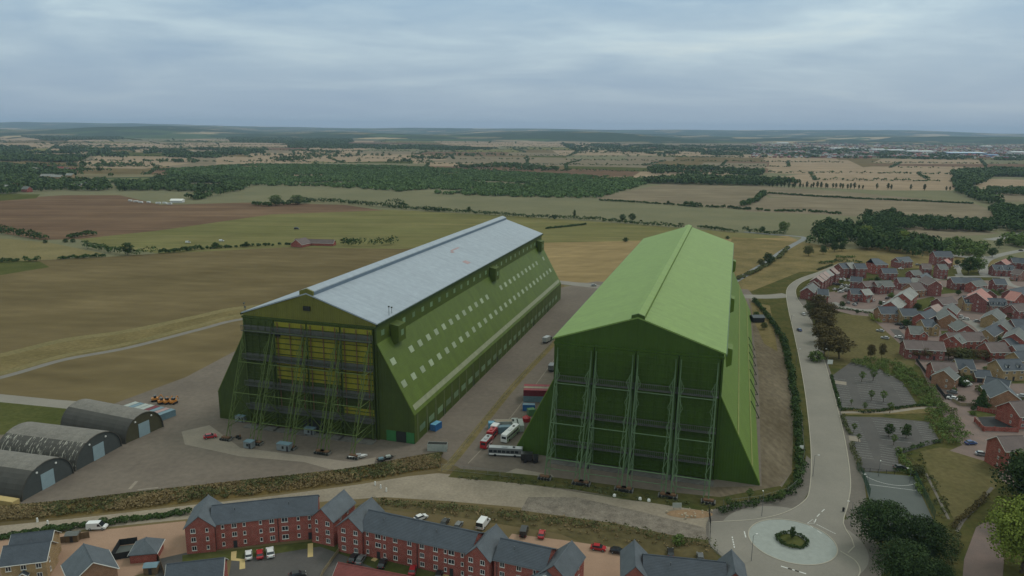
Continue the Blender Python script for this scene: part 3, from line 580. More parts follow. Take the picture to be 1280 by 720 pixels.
steel_g = mat('green_steel', P(70,84,38), rough=.6, var=.15, scale=.3)
steel_t = mat('grey_green_steel', P(78,98,70), rough=.6, var=.15, scale=.3)
trimg = mat('dark_green_trim', P(36,52,26), rough=.6, var=.1)
greym = mat('grey_louvre', P(78,80,76), rough=.8, var=.15, scale=.8)
skyl = mat('rooflight_sheet', P(132,142,118), rough=.6, var=.12, scale=.8, objvar=.12)
skys = mat('dirty_strip_light', P(124,128,104), rough=.6, var=.15, scale=.4)
glass_g = mat('dusty_glass', P(96,118,92), rough=.35, var=.1, scale=.5, objvar=.25)
redp = mat('faded_red_paint', P(146,126,128), rough=.8, var=.2, scale=.8)
dark = mat('dark_opening', (.02,.022,.02,1), rough=.9, var=.1)
rust = mat('rusty_steel', P(96,72,54), rough=.9, var=.25, scale=.6)
conc = mat('bogie_concrete', P(96,94,90), rough=.9, var=.15, scale=.5)
SL = 247.0
def shed(spec):
    x0, y0, a, we, wb, hr, he, hv, hk = spec['dim']
    root = thing('airship_shed', spec['label'], 'hangar', (x0, y0, Z0), a, 'pair of airship sheds')
    side, wall, front, roofm, st = spec['side'], spec['wall'], spec['front'], spec['roof'], spec['steel']
    p = root
    # roof slopes, slightly overhanging
    for s in (-1, 1):
        e = he-.05; dx = (we+.6)*s; ez = he-(hr-he)/we*.6
        MB().prism_y([(0, hr),(dx, ez),(dx, ez+.5),(0, hr+.5)], -.5, SL+.5, roofm).build('roof_slope', None, p)
        MB().box(min(dx, dx+.35*s), max(dx, dx+.35*s), -.6, SL+.6, ez-.5, ez+.25, trimg if spec['n'] == 1 else st).build('eaves_gutter', None, p)
    # ridge ventilator
    vw, vh = (2.6, 1.1) if spec['n'] == 1 else (2.0, .8)
    rc = MB().prism_y([(-vw, hr-.3),(-vw, hr+vh),(0, hr+vh*1.9),(vw, hr+vh),(vw, hr-.3)], .4, SL-.4, roofm).build('ridge_vent', None, p)
    MB().box(vw+.02, vw+.15, .6, SL-.6, hr-.6, hr+vh-.35, mat('vent_grille', P(92,106,120), var=.1) if spec['n'] == 1 else side).build('vent_side', None, rc)
    MB().prism_y([(-vw-.15, hr-2),(-vw-.15, hr+vh+.05),(0, hr+vh*1.9+.06),(vw+.15, hr+vh+.05),(vw+.15, hr-2)], -.45, .38, front if spec['n'] == 2 else gable1).build('vent_end', None, rc)
    # gables both ends
    for yy, nm in ((-.2, 'near'), (SL-.4, 'far')):
        MB().prism_y([(-we, he-.9),(we, he-.9),(we, he-.12),(0, hr-.12),(-we, he-.12)], yy, yy+.6, gable1 if spec['n'] == 1 else front).build('gable', None, p)
    MB().box(-we-.2, we+.2, -1.1, -.25, he-1.6, he-.9, front).build('door_rail', None, p)
    # side walls: upright, raking, annexe
    for s in (-1, 1):
        MB().prism_y([(we*s-.4*s, he-.1),(we*s, he-.1),(we*s, hv),(we*s-.4*s, hv)], 0, SL, wall).build('upper_wall', None, p)
        MB().prism_y([(we*s, hv+.02),(wb*s, hk),(wb*s-.5*s, hk),(we*s-.5*s, hv)], 0, SL, side).build('raking_wall', None, p)
        if hk > 2: MB().prism_y([(wb*s, hk-.02),(wb*s, 0),(wb*s-.4*s, 0),(wb*s-.4*s, hk-.02)], 0, SL, wall).build('annexe_wall', None, p)
        for yy in (0, SL-.3):
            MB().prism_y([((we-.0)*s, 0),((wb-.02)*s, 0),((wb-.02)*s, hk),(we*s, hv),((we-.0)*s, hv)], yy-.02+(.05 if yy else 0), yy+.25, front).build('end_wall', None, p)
        MB().prism_y([((we-.7)*s, 0),(we*s+.05*s, 0),(we*s+.05*s, he-1.6),((we-.7)*s, he-1.6)], -.6, -.05, front).build('corner_post', None, p)
        # verge trim along the raking edge
        MB().ring([[(we*s-.15, -.12, hv+.1),(we*s+.15, -.12, hv+.1),(we*s+.15, .2, hv+.15),(we*s-.15, .2, hv+.15)],[(wb*s-.15, -.12, hk),(wb*s+.15, -.12, hk),(wb*s+.15, .2, hk+.05),(wb*s-.15, .2, hk+.05)]], side).build('verge_trim', None, p)
    # far end closure
    MB().box(-we+.1, we-.1, SL-.5, SL-.2, 0, he-.5, front).build('far_doors', None, p)
    # four door leaves with their ribs, walkways and raking legs
    n = 4; wleaf = 2*we/n
    for k in range(n):
        xa = -we+wleaf*k+.75*(k == 0)+.12; xb = -we+wleaf*(k+1)-.75*(k == n-1)-.12
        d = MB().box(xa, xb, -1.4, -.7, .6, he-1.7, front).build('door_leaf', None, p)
        if spec['n'] == 1 and k > 0:
            for z0, z1 in ((29, 37), (20, 26.6), (39.4, 42)) if k < 3 else ((29, 37), (18.6, 26.6), (39.4, 42), (9.4, 11.8)):
                MB().box(xa+.25, xb-.25, -1.5, -1.41, z0, z1, ochre).build('yellow_panel', None, d)
        g_ = MB()
        z = 2.2
        while z < he-2: g_.box(xa, xb, -1.72, -1.42, z, z+.28, front); z += 2.1
        for xx in (np.linspace(xa+.1, xb-.4, 5) if spec['n'] == 2 or k == 0 else ()): g_.box(xx, xx+.3, -1.84, -1.73, .7, he-1.9, front)
        g_.build('door_ribs', None, d)
        if spec['n'] == 1 and k > 0:
            for xx in (xa+1.6, (xa+xb)/2, xb-1.9): MB().box(xx, xx+.3, -2.0, -1.86, 9, he-2, rust).build('door_post', None, d)
        for zz in spec['walk']:
            wk = MB().box(xa, xb, -3.4, -1.9, zz-.15, zz, greym)
            wk.build('walkway', None, d)
            rl_ = MB()
            for xx in np.linspace(xa+.05, xb-.2, 22): rl_.box(xx, xx+.13, -3.4, -3.27, zz, zz+1.9, greym)
            rl_.box(xa, xb, -3.42, -3.25, zz+1.9, zz+2.08, greym); rl_.build('railing', None, d)
            if spec['n'] == 1: MB().box(xa, xb, -1.62, -1.43, zz+.1, zz+1.9, greym).build('louvre_band', None, d)
        lv = spec['walk']
        fx = []
        for xi in (xa+.7, xb-.7):
            foot = (xi, -17, .9); top = (xi, -2.6, he-5.5); fx.append(xi)
            t = MB()
            def at(z, o=0): q = (z-.9)/(he-6.4); return (xi+o, -17+14.4*q, z)
            t.bar(foot, top, .28, st); t.bar((xi, -2.3, .6), (xi, -2.3, he-2.5), .3, st)
            prev = None
            for zz in [4.5]+sorted(lv):
                zc_ = max(zz, 3); t.bar(at(zc_), (xi, -2.3, zc_), .22, st)
                if prev is not None:
                    t.bar(at(prev), (xi, -2.3, zc_), .15, st)
                prev = zc_
            # second parallel chord, laced to the first
            o = 1.5 if xi < (xa+xb)/2 else -1.5
            t.bar(at(.9, o), at(he-9, o*.35), .17, st)
            zz = 2.
            sgn = 0
            while zz < he-11:
                t.bar(at(zz, 0 if sgn else o), at(zz+3, o if sgn else 0), .16, st); zz += 3; sgn ^= 1
            lg = t.build('support_leg', None, d)
            b_ = MB().box(xi-2.2, xi+2.2, -18.2, -15.9, 0, .75, conc); b_.box(xi-1.6, xi+1.6, -17.7, -16.4, .75, 1.35, rust)
            for ww in (-1.5, -.5, .5, 1.5): b_.tube((xi+ww, -18.35, .5), (xi+ww, -15.75, .5), .45, dark, 8)
            b_.build('bogie', None, lg)
        for zz in lv:
            q = (max(zz, 3)-.9)/(he-6.4); yy = -17+14.4*q
            if yy < -2.7: MB().bar((fx[0], yy, max(zz, 3)), (fx[1], yy, max(zz, 3)), .24, st).build('cross_strut', None, d)
        z5 = spec['brace']; q = (z5-.9)/(he-6.4); yy = -17+14.4*q; xm = (fx[0]+fx[1])/2
        br = MB().bar((fx[0], yy, z5), (xm, -3, .9), .26, st); br.bar((fx[1], yy, z5), (xm, -3, .9), .26, st); br.bar((fx[0], -15.5, 3.2), (fx[1], -15.5, 3.2), .2, st) if spec['n'] == 2 else br.bar((fx[0], yy, z5), (fx[1], yy, z5), .25, st)
        br.build('door_bracing', None, d)
        MB().box(xa-.5, xb+.5, -5.5, -1.9, .02, .3, conc).build('door_track', None, d)
    # cabins jutting from the upper wall
    for s in (-1, 1):
        for yy in (14, 135, 236) if spec['n'] == 1 else (20, 100, 200):
            cw = 3.2; xs = we*s; xo = (we+(3.6 if spec['n'] == 1 else 2.6))*s; zt = he-3.2; zb = zt-7.4 if spec['n'] == 1 else zt-6.5
            c = MB().prism_y([(xs, zt+.6),(xo, zt),(xo, zb+1),(xs+.9*s, zb)] if 1 else [], yy-cw, yy+cw, wall).build('wall_cabin', None, p)
            MB().box(min(xo, xo+.06*s), max(xo, xo+.06*s), yy-1, yy+1.2, zb+3.2, zb+5.4, glass_g).build('window', None, c)
    # long sides: windows and rooflights lie a hair proud of the raking wall
    dv = Vector((wb-we, 0, hk-hv)); dv_n = dv.normalized(); nrm = Vector((-dv_n.z, 0, dv_n.x))
    def on(t, s): q = Vector((we, 0, hv))+dv*t+nrm*.04; return (q.x*s, q.z)
    if spec['n'] == 1:
        sl_len = dv.length
        def lightmesh(s, hw, hl, m, nm):
            a1 = dv_n*hl*.5; mb = MB()
            q = [(-a1.x*s, -hw, -a1.z), (-a1.x*s, hw, -a1.z), (a1.x*s, hw, a1.z), (a1.x*s, -hw, a1.z)]
            n2 = nrm*.05; mb.ring([[Vector(v) for v in q], [Vector(v)+Vector((n2.x*s, 0, n2.z)) for v in q]], m)
            return mb.mesh(nm)
        for s in (1, -1):
            ms = lightmesh(s, 1.7, 2.5, skyl, 'rooflight')
            for t, ylist in ((.29, [4.5]+[20.8+8.6*i*1.0 for i in range(12)]+[139.6+8.7*i for i in range(10)]+[236]), (.6, [4+8.66*i for i in range(28)])):
                if s == -1: ylist = ylist[::2]
                for yy in ylist:
                    x, z = on(t, s); obj('rooflight', ms, p, (x, yy, z))
            x, z = on(.92, s); MB().ring([[(on(.885, s)[0], 2, on(.885, s)[1]), (on(.955, s)[0], 2, on(.955, s)[1]), (on(.955, s)[0]+.05*s, 2, on(.955, s)[1]+.05), (on(.885, s)[0]+.05*s, 2, on(.885, s)[1]+.05)],
                [(on(.885, s)[0], SL-2, on(.885, s)[1]), (on(.955, s)[0], SL-2, on(.955, s)[1]), (on(.955, s)[0]+.05*s, SL-2, on(.955, s)[1]+.05), (on(.885, s)[0]+.05*s, SL-2, on(.885, s)[1]+.05)]], skys).build('strip_light', None, p)
            me = MB().box(-.04, .06, -1.25, 1.25, -1, 1, glass_g).mesh('upper_window')
            for i in range(25 if s == 1 else 0): 
                yy = 5+9.3*i
                if min(abs(yy-c) for c in (14, 135, 236)) > 5: obj('upper_window', me, p, (we*s, yy, hv+3.1))
            me = MB().box(-.04, .08, -2.6, 2.6, -1.2, 1.2, glass_g).mesh('annexe_window'); dm = MB().box(-.04, .1, -1.2, 1.2, 0, 2.8, trimg).mesh('annexe_door')
            for i in range(26):
                yy = 7+9*i; obj('annexe_window', me, p, (wb*s, yy, 4.0)); 
                if i % 4 == 2: obj('annexe_door', dm, p, (wb*s, yy+4.4, .1))
            mb = MB()
            for i in range(28): mb.tube((wb*s+.16*s, 2.5+8.8*i, .1), (wb*s+.16*s, 2.5+8.8*i, hk-.3), .1, skys, 5)
            mb.build('downpipes', None, p)
        for (x_, y_, sx_, sy_) in ((9.4, 129, .5, 6), (21, 114.5, 1.5, 2.4), (10.6, 122, .7, 1.8)):
            zz = hr+.5-(hr-he)/we*x_+.06
            MB().prism_y([(x_-sx_, zz+(hr-he)/we*sx_),(x_+sx_, zz-(hr-he)/we*sx_),(x_+sx_, zz-(hr-he)/we*sx_+.03),(x_-sx_, zz+(hr-he)/we*sx_+.03)], y_-sy_, y_+sy_, redp).build('red_paint_mark', None, p)
        # personnel doors at the foot of the front right wing, sign and the vent in the gable
        MB().box(wb-11.2, wb-7.4, -.25, -.03, .1, 4.2, mat('green_door', P(48,96,56), var=.08)).build('side_door', None, p)
        MB().box(wb-7.3, wb-3.4, -.2, -.03, .1, 4.2, dark).build('door_opening', None, p)
        MB().box(wb-3.3, wb-.2, -.25, -.03, .1, 4.2, MATS['green_door']).build('side_door', None, p)
        MB().box(-1.4, 1.4, -.75, -.2, he+3.0, he+4.6, dark).build('gable_vent', None, p)
        MB().box(-13, -11, -2.2, -1.5, he-7.5, he-5.9, dark).build('broken_louvre', None, p)
        MB().prism_y([(-3, .1),(6, .1),(6, 5.2),(-3, 5.2)], -2.3, -1.9, dark).build('lower_opening', None, p)
        mm = MB(); 
        for xx, yy, h in ((-we-.2, 1, 3.5), (-we+.6, .6, 2.2), (we-.5, 14, 3), (we-.2, 11, 4)): mm.tube((xx, yy, he), (xx, yy, he+h), .09, greym, 5); mm.box(xx-.3, xx+.3, yy-.2, yy+.2, he+h-.3, he+h+.2, greym)
        mm.build('mast_cluster', None, p)
    else:
        for s in (1, -1):
            for t in (.42, .78):
                a = on(t, s); b2 = on(t+.03, s)
                MB().ring([[(a[0], .3, a[1]), (b2[0], .3, b2[1]), (b2[0]+.1*s, .3, b2[1]+.1), (a[0]+.1*s, .3, a[1]+.1)], [(a[0], SL-.3, a[1]), (b2[0], SL-.3, b2[1]), (b2[0]+.1*s, SL-.3, b2[1]+.1), (a[0]+.1*s, SL-.3, a[1]+.1)]], mat('tan_flashing', P(118,124,70), var=.1)).build('flashing', None, p)
            for yy in range(60, 160, 14):
                b_ = MB(); b_.bar((wb*s, yy, .1), (wb*s+1.2*s, yy, .1), .2, trimg); b_.bar((wb*s+1.2*s, yy, .1), (wb*s-2.5*s, yy, 7), .25, trimg); b_.build('buttress_rib', None, p)
    return root
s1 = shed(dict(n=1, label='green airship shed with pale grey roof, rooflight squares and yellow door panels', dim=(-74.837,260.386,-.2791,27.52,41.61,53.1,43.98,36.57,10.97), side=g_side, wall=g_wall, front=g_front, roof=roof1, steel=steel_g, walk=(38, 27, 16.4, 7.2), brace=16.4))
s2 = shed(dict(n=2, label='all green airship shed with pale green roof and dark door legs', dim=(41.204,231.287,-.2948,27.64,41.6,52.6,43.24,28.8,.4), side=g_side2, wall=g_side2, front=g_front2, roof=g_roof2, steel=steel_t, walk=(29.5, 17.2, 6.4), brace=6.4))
# ------------------------------------------------------------------ houses
brk_r = brick('red_brick', P(118,44,36,1.3)); brk_d = brick('deep_red_brick', P(100,38,40,1.25)); brk_b = brick('buff_brick', P(136,112,74,1.1)); brk_o = brick('orange_brick', P(128,88,62,1.1)); brk_rose = brick('rose_brick', P(130,84,78,1.1))
slate = tiles('blue_slate', P(60,66,74)); grey_t = tiles('grey_tiles', P(88,90,88)); brown_t = tiles('brown_tiles', P(88,76,74)); pink_t = tiles('pink_tiles', P(150,104,96)); light_t = tiles('light_grey_tiles', P(122,122,118)); sl2 = tiles('weathered_slate', P(76,82,88)); red_t = tiles('red_tiles', P(112,58,54)); pinkl_t = tiles('pale_pink_tiles', P(138,118,112))
wframe = mat('white_frame', (.62,.62,.6,1), rough=.6, var=.04); pane_m = mat('window_glass', (.03,.035,.045,1), rough=.12, var=.3, scale=.6, objvar=.5, spec=.6)
doorm = mat('dark_door', (.03,.03,.035,1), rough=.5, var=.1); lead = mat('lead_flashing', P(84,88,92), var=.1); fasc = mat('white_fascia', (.5,.49,.46,1), var=.05, rough=.6)
garage_m = mat('garage_door', (.45,.45,.44,1), var=.06, rough=.5)
def win_mesh(w, h, split):
    mb = MB(); t = .09
    mb.box(-w/2, w/2, -.06, .02, -h/2, -h/2+t, wframe); mb.box(-w/2, w/2, -.06, .02, h/2-t, h/2, wframe); mb.box(-w/2, -w/2+t, -.06, .02, -h/2+t, h/2-t, wframe); mb.box(w/2-t, w/2, -.06, .02, -h/2+t, h/2-t, wframe)
    if split: mb.box(-t/2, t/2, -.05, .02, -h/2+t, h/2-t, wframe)
    mb.box(-w/2-.06, w/2+.06, -.12, .0, -h/2-.1, -h/2, wframe)
    return mb.mesh('window')
WM = {k: win_mesh(*k) for k in ((1.25,1.3,True), (.75,1.15,False), (1.7,1.3,True))}
PM = {k: MB().box(-k[0]/2+.08, k[0]/2-.08, -.03, .01, -k[1]/2+.08, k[1]/2-.08, pane_m).mesh('pane') for k in WM}
WSOLID = {}
for k in WM:
    mb = MB(); w_, h_ = k[0], k[1]; mb.box(-w_/2, w_/2, -.06, .02, -h_/2, h_/2, wframe); mb.box(-w_/2+.12, -.05, -.08, -.065, -h_/2+.12, h_/2-.12, pane_m); mb.box(.05, w_/2-.12, -.08, -.065, -h_/2+.12, h_/2-.12, pane_m); WSOLID[k] = mb.mesh('window')
DM = MB().box(-.5, .5, -.07, .02, 0, 2.1, doorm).mesh('door')
def window(parent, x, y, z, rz, k=(1.25,1.3,True), near=False):
    """rz 0 = facing local -y"""
    if near:
        o = obj('window', WM[k], parent, (x, y, z), rz); obj('pane', PM[k], o)
    else: o = obj('window', WSOLID[k], parent, (x, y, z), rz)
    return o
def wing(parent, x0, x1, y0, y1, he, hr, wall, roof, name='wall', rname='roof', axis='x', over=.35, chimney=0, hip=(0,0), z0=0, fascia=True):
    """one gabled block; ridge along axis; local coordinates"""
    wm = MB()
    if axis == 'x':
        ym = (y0+y1)/2
        if hip == (0,0): wm.prism_x([(y0,z0),(y1,z0),(y1,he),(ym,hr-.12),(y0,he)], x0, x1, wall)
        else: wm.box(x0, x1, y0, y1, z0, he, wall)
    else:
        xm = (x0+x1)/2
        if hip == (0,0): wm.prism_y([(x0,z0),(x1,z0),(x1,he),(xm,hr-.12),(x0,he)], y0, y1, wall)
        else: wm.box(x0, x1, y0, y1, z0, he, wall)
    w_ = wm.build(name, None, parent)
    rm = MB()
    A, B, C, D = (x0, x1, y0, y1) if axis == 'x' else (y0, y1, x0, x1)
    half = (D-C)/2; mid = (C+D)/2; sl = (hr-he)/half; ez = he-over*sl
    def pt(a, b, z): return (a, b, z) if axis == 'x' else (b, a, z)
    ra = A-over+(half*hip[0]+over if hip[0] else 0); rb = B+over-(half*hip[1]+over if hip[1] else 0)
    for s in (-1, 1):
        e = mid+s*(half+over)
        lo = [pt(A-over, e, ez), pt(B+over, e, ez), pt(rb, mid, hr), pt(ra, mid, hr)]; t = .18
        rm.ring([lo, [(p[0], p[1], p[2]+t) for p in lo]], roof)
    for q, (a, ridge) in zip(hip, ((A-over, ra), (B+over, rb))):
        if q:
            lo = [pt(a, mid-half-over, ez), pt(a, mid+half+over, ez), pt(ridge, mid, hr)]; rm.ring([lo, [(p[0], p[1], p[2]+.18) for p in lo]], roof)
    r = rm.build(rname, None, parent)
    rc = MB(); a, b = pt(ra, mid, hr+.17), pt(rb, mid, hr+.17); rc.bar(a, b, .22, roof); rc.build('ridge_tiles', None, r)
    fa = MB()
    for s in (-1, 1):
        e = mid+s*(half+over+.06); a, b = pt(A-over, e, ez+.02), pt(B+over, e, ez+.02); fa.bar(a, b, .16, lead if not fascia else fasc)
    if fascia and hip == (0,0):
        for a_ in (A-over-.02, B+over+.02):
            for s in (-1, 1): fa.bar(pt(a_, mid+s*(half+over), ez+.02), pt(a_, mid, hr+.02), .17, fasc)
    fa.build('gutter', None, r)
    for c in range(chimney):
        cx_ = A+1.2 if c == 0 else B-1.2; p0 = pt(cx_, mid+.2, hr-.5); MB().box(p0[0]-.45, p0[0]+.45, p0[1]-.35, p0[1]+.35, hr-.8, hr+1.1, wall).build('chimney', None, r)
    return w_, r
WALLS = dict(red=brk_r, deep=brk_d, buff=brk_b, orange=brk_o, rose=brk_rose)
WN = dict(red='red brick', deep='dark red brick', buff='buff brick', orange='orange brick', rose='rose brick')
RFS = dict(slate=slate, grey=grey_t, brown=brown_t, pink=pink_t, light=light_t, pale=pinkl_t, wslate=sl2, redt=red_t)
def house(ax, ay, bx, by, label, wall='red', roof='slate', st=2, wid=8.0, near=False, dorm=0, porch=False, gdorm=(), kind='house', cat='house', group='houses on the estate', hip=(0,0), ch=0, minlen=6.5, ground=0):
    he = {1: 2.6, 2: 5.3, 3: 7.9}[st]; hr = he+wid*.36
    a = Vector(gp(ax, ay, hr+Z0)); b = Vector(gp(bx, by, hr+Z0)); c = (a+b)/2; d = b-a; ln = max(d.length, minlen); rz = math.atan2(d.y, d.x)
    if rz > PI/2: rz -= PI
    if rz < -PI/2: rz += PI
    root = thing(kind, label, cat, (c.x, c.y, Z0+.06), rz, group)
    W, R = WALLS[wall], RFS[roof]
    _, r = wing(root, -ln/2, ln/2, -wid/2, wid/2, he, hr, W, R, chimney=ch, hip=hip)
    if st == 1:
        if kind == 'garage':
            n = max(1, int(ln//3.2))
            for i in range(n): MB().box(-1.2, 1.2, -.06, .02, 0, 2.1, garage_m if i % 2 else doorm).build('garage_door', None, root, (-ln/2+ln*(i+.5)/n, -wid/2, 0))
        return root
    n = max(2, int(ln/3.1))
    for side in (-1, 1):
        for i in range(n):
            x = -ln/2+ln*(i+.5)/n
            for fl in range(st):
                if fl == 0 and i == n//2 and side == -1: obj('door', DM, root, (x, side*wid/2, 0)); continue
                window(root, x, side*wid/2, 1.5+2.6*fl, 0 if side < 0 else PI, near=near)
    for e, rr in ((-1, -PI/2), (1, PI/2)):
        for fl in range(st): window(root, e*ln/2, -1.6, 1.5+2.6*fl, rr, (.75,1.15,False), near)
    for i in range(dorm):
        x = -ln/2+ln*(i+.5)/dorm; y = -wid/2*.62; zb = he+.4
        dm = MB().box(x-.85, x+.85, -wid/2*.82, -.6, zb, zb+1.5, wframe).build('dormer', None, r)
        MB().prism_y([(x-1.05, zb+1.45),(x, zb+2.1),(x+1.05, zb+1.45)], -wid/2*.86, -.3, R).build('dormer_roof', None, dm); MB().box(x-.6, x+.6, -wid/2*.82-.05, -wid/2*.82-.01, zb+.35, zb+1.3, pane_m).build('pane', None, dm)
    for gx in gdorm:
        x = -ln/2+gx*ln; gw = 2.1
        wing(root, x-gw, x+gw, -wid/2-.9, .3, he-.05, he+gw*.85, W, R, 'gable_bay', 'bay_roof', axis='y', over=.25)
        window(root, x, -wid/2-.9, he-.6, 0, near=near); window(root, x, -wid/2-.9, 1.5, 0, near=near)
    if porch: wing(root, -1, 1, -wid/2-1.2, -wid/2+.1, 2.3, 3.1, W, R, 'porch', 'porch_roof', axis='y', over=.15)
    return root
def cr(ox, oy, s): return lambda a, b, c, d: (ox+a/s, oy+b/s, ox+c/s, oy+d/s)
A = cr(1000,305,10.283); B = cr(1100,305,12); C_ = cr(1180,305,12); D_ = cr(1080,350,12); E_ = cr(1180,350,12); F_ = cr(1080,395,12); G_ = cr(1180,395,12); H_ = cr(1130,440,8)
row = 'stepped row of townhouses along the road bend'
for i, (a, wall, roof, st, wd, lab) in enumerate([
    (A(95,560,165,500), 'deep', 'grey', 2, 8.5, 'townhouse with broad grey roof at the near end of the stepped row'),
    (A(180,478,205,462), 'deep', 'pale', 2, 8, 'low pink roofed townhouse second from the near end of the stepped row'),
    (A(213,430,240,408), 'deep', 'pale', 3, 8, 'tall townhouse with brown pink roof third along the stepped row'),
    (A(250,400,285,375), 'deep', 'pale', 3, 8.5, 'tall pale roofed townhouse in the middle of the stepped row'),
    (A(295,370,325,350), 'deep', 'pale', 3, 8, 'tall townhouse just past the middle of the stepped row'),
    (A(338,348,368,336), 'deep', 'light', 3, 8, 'whitest roofed townhouse second from the far end of the stepped row'),
    (A(400,318,432,308), 'deep', 'pale', 3, 9, 'dark red townhouse at the far end of the stepped row beside the scrub')]):
    house(*a, lab, wall, roof, st, wd, group=row, minlen=6)
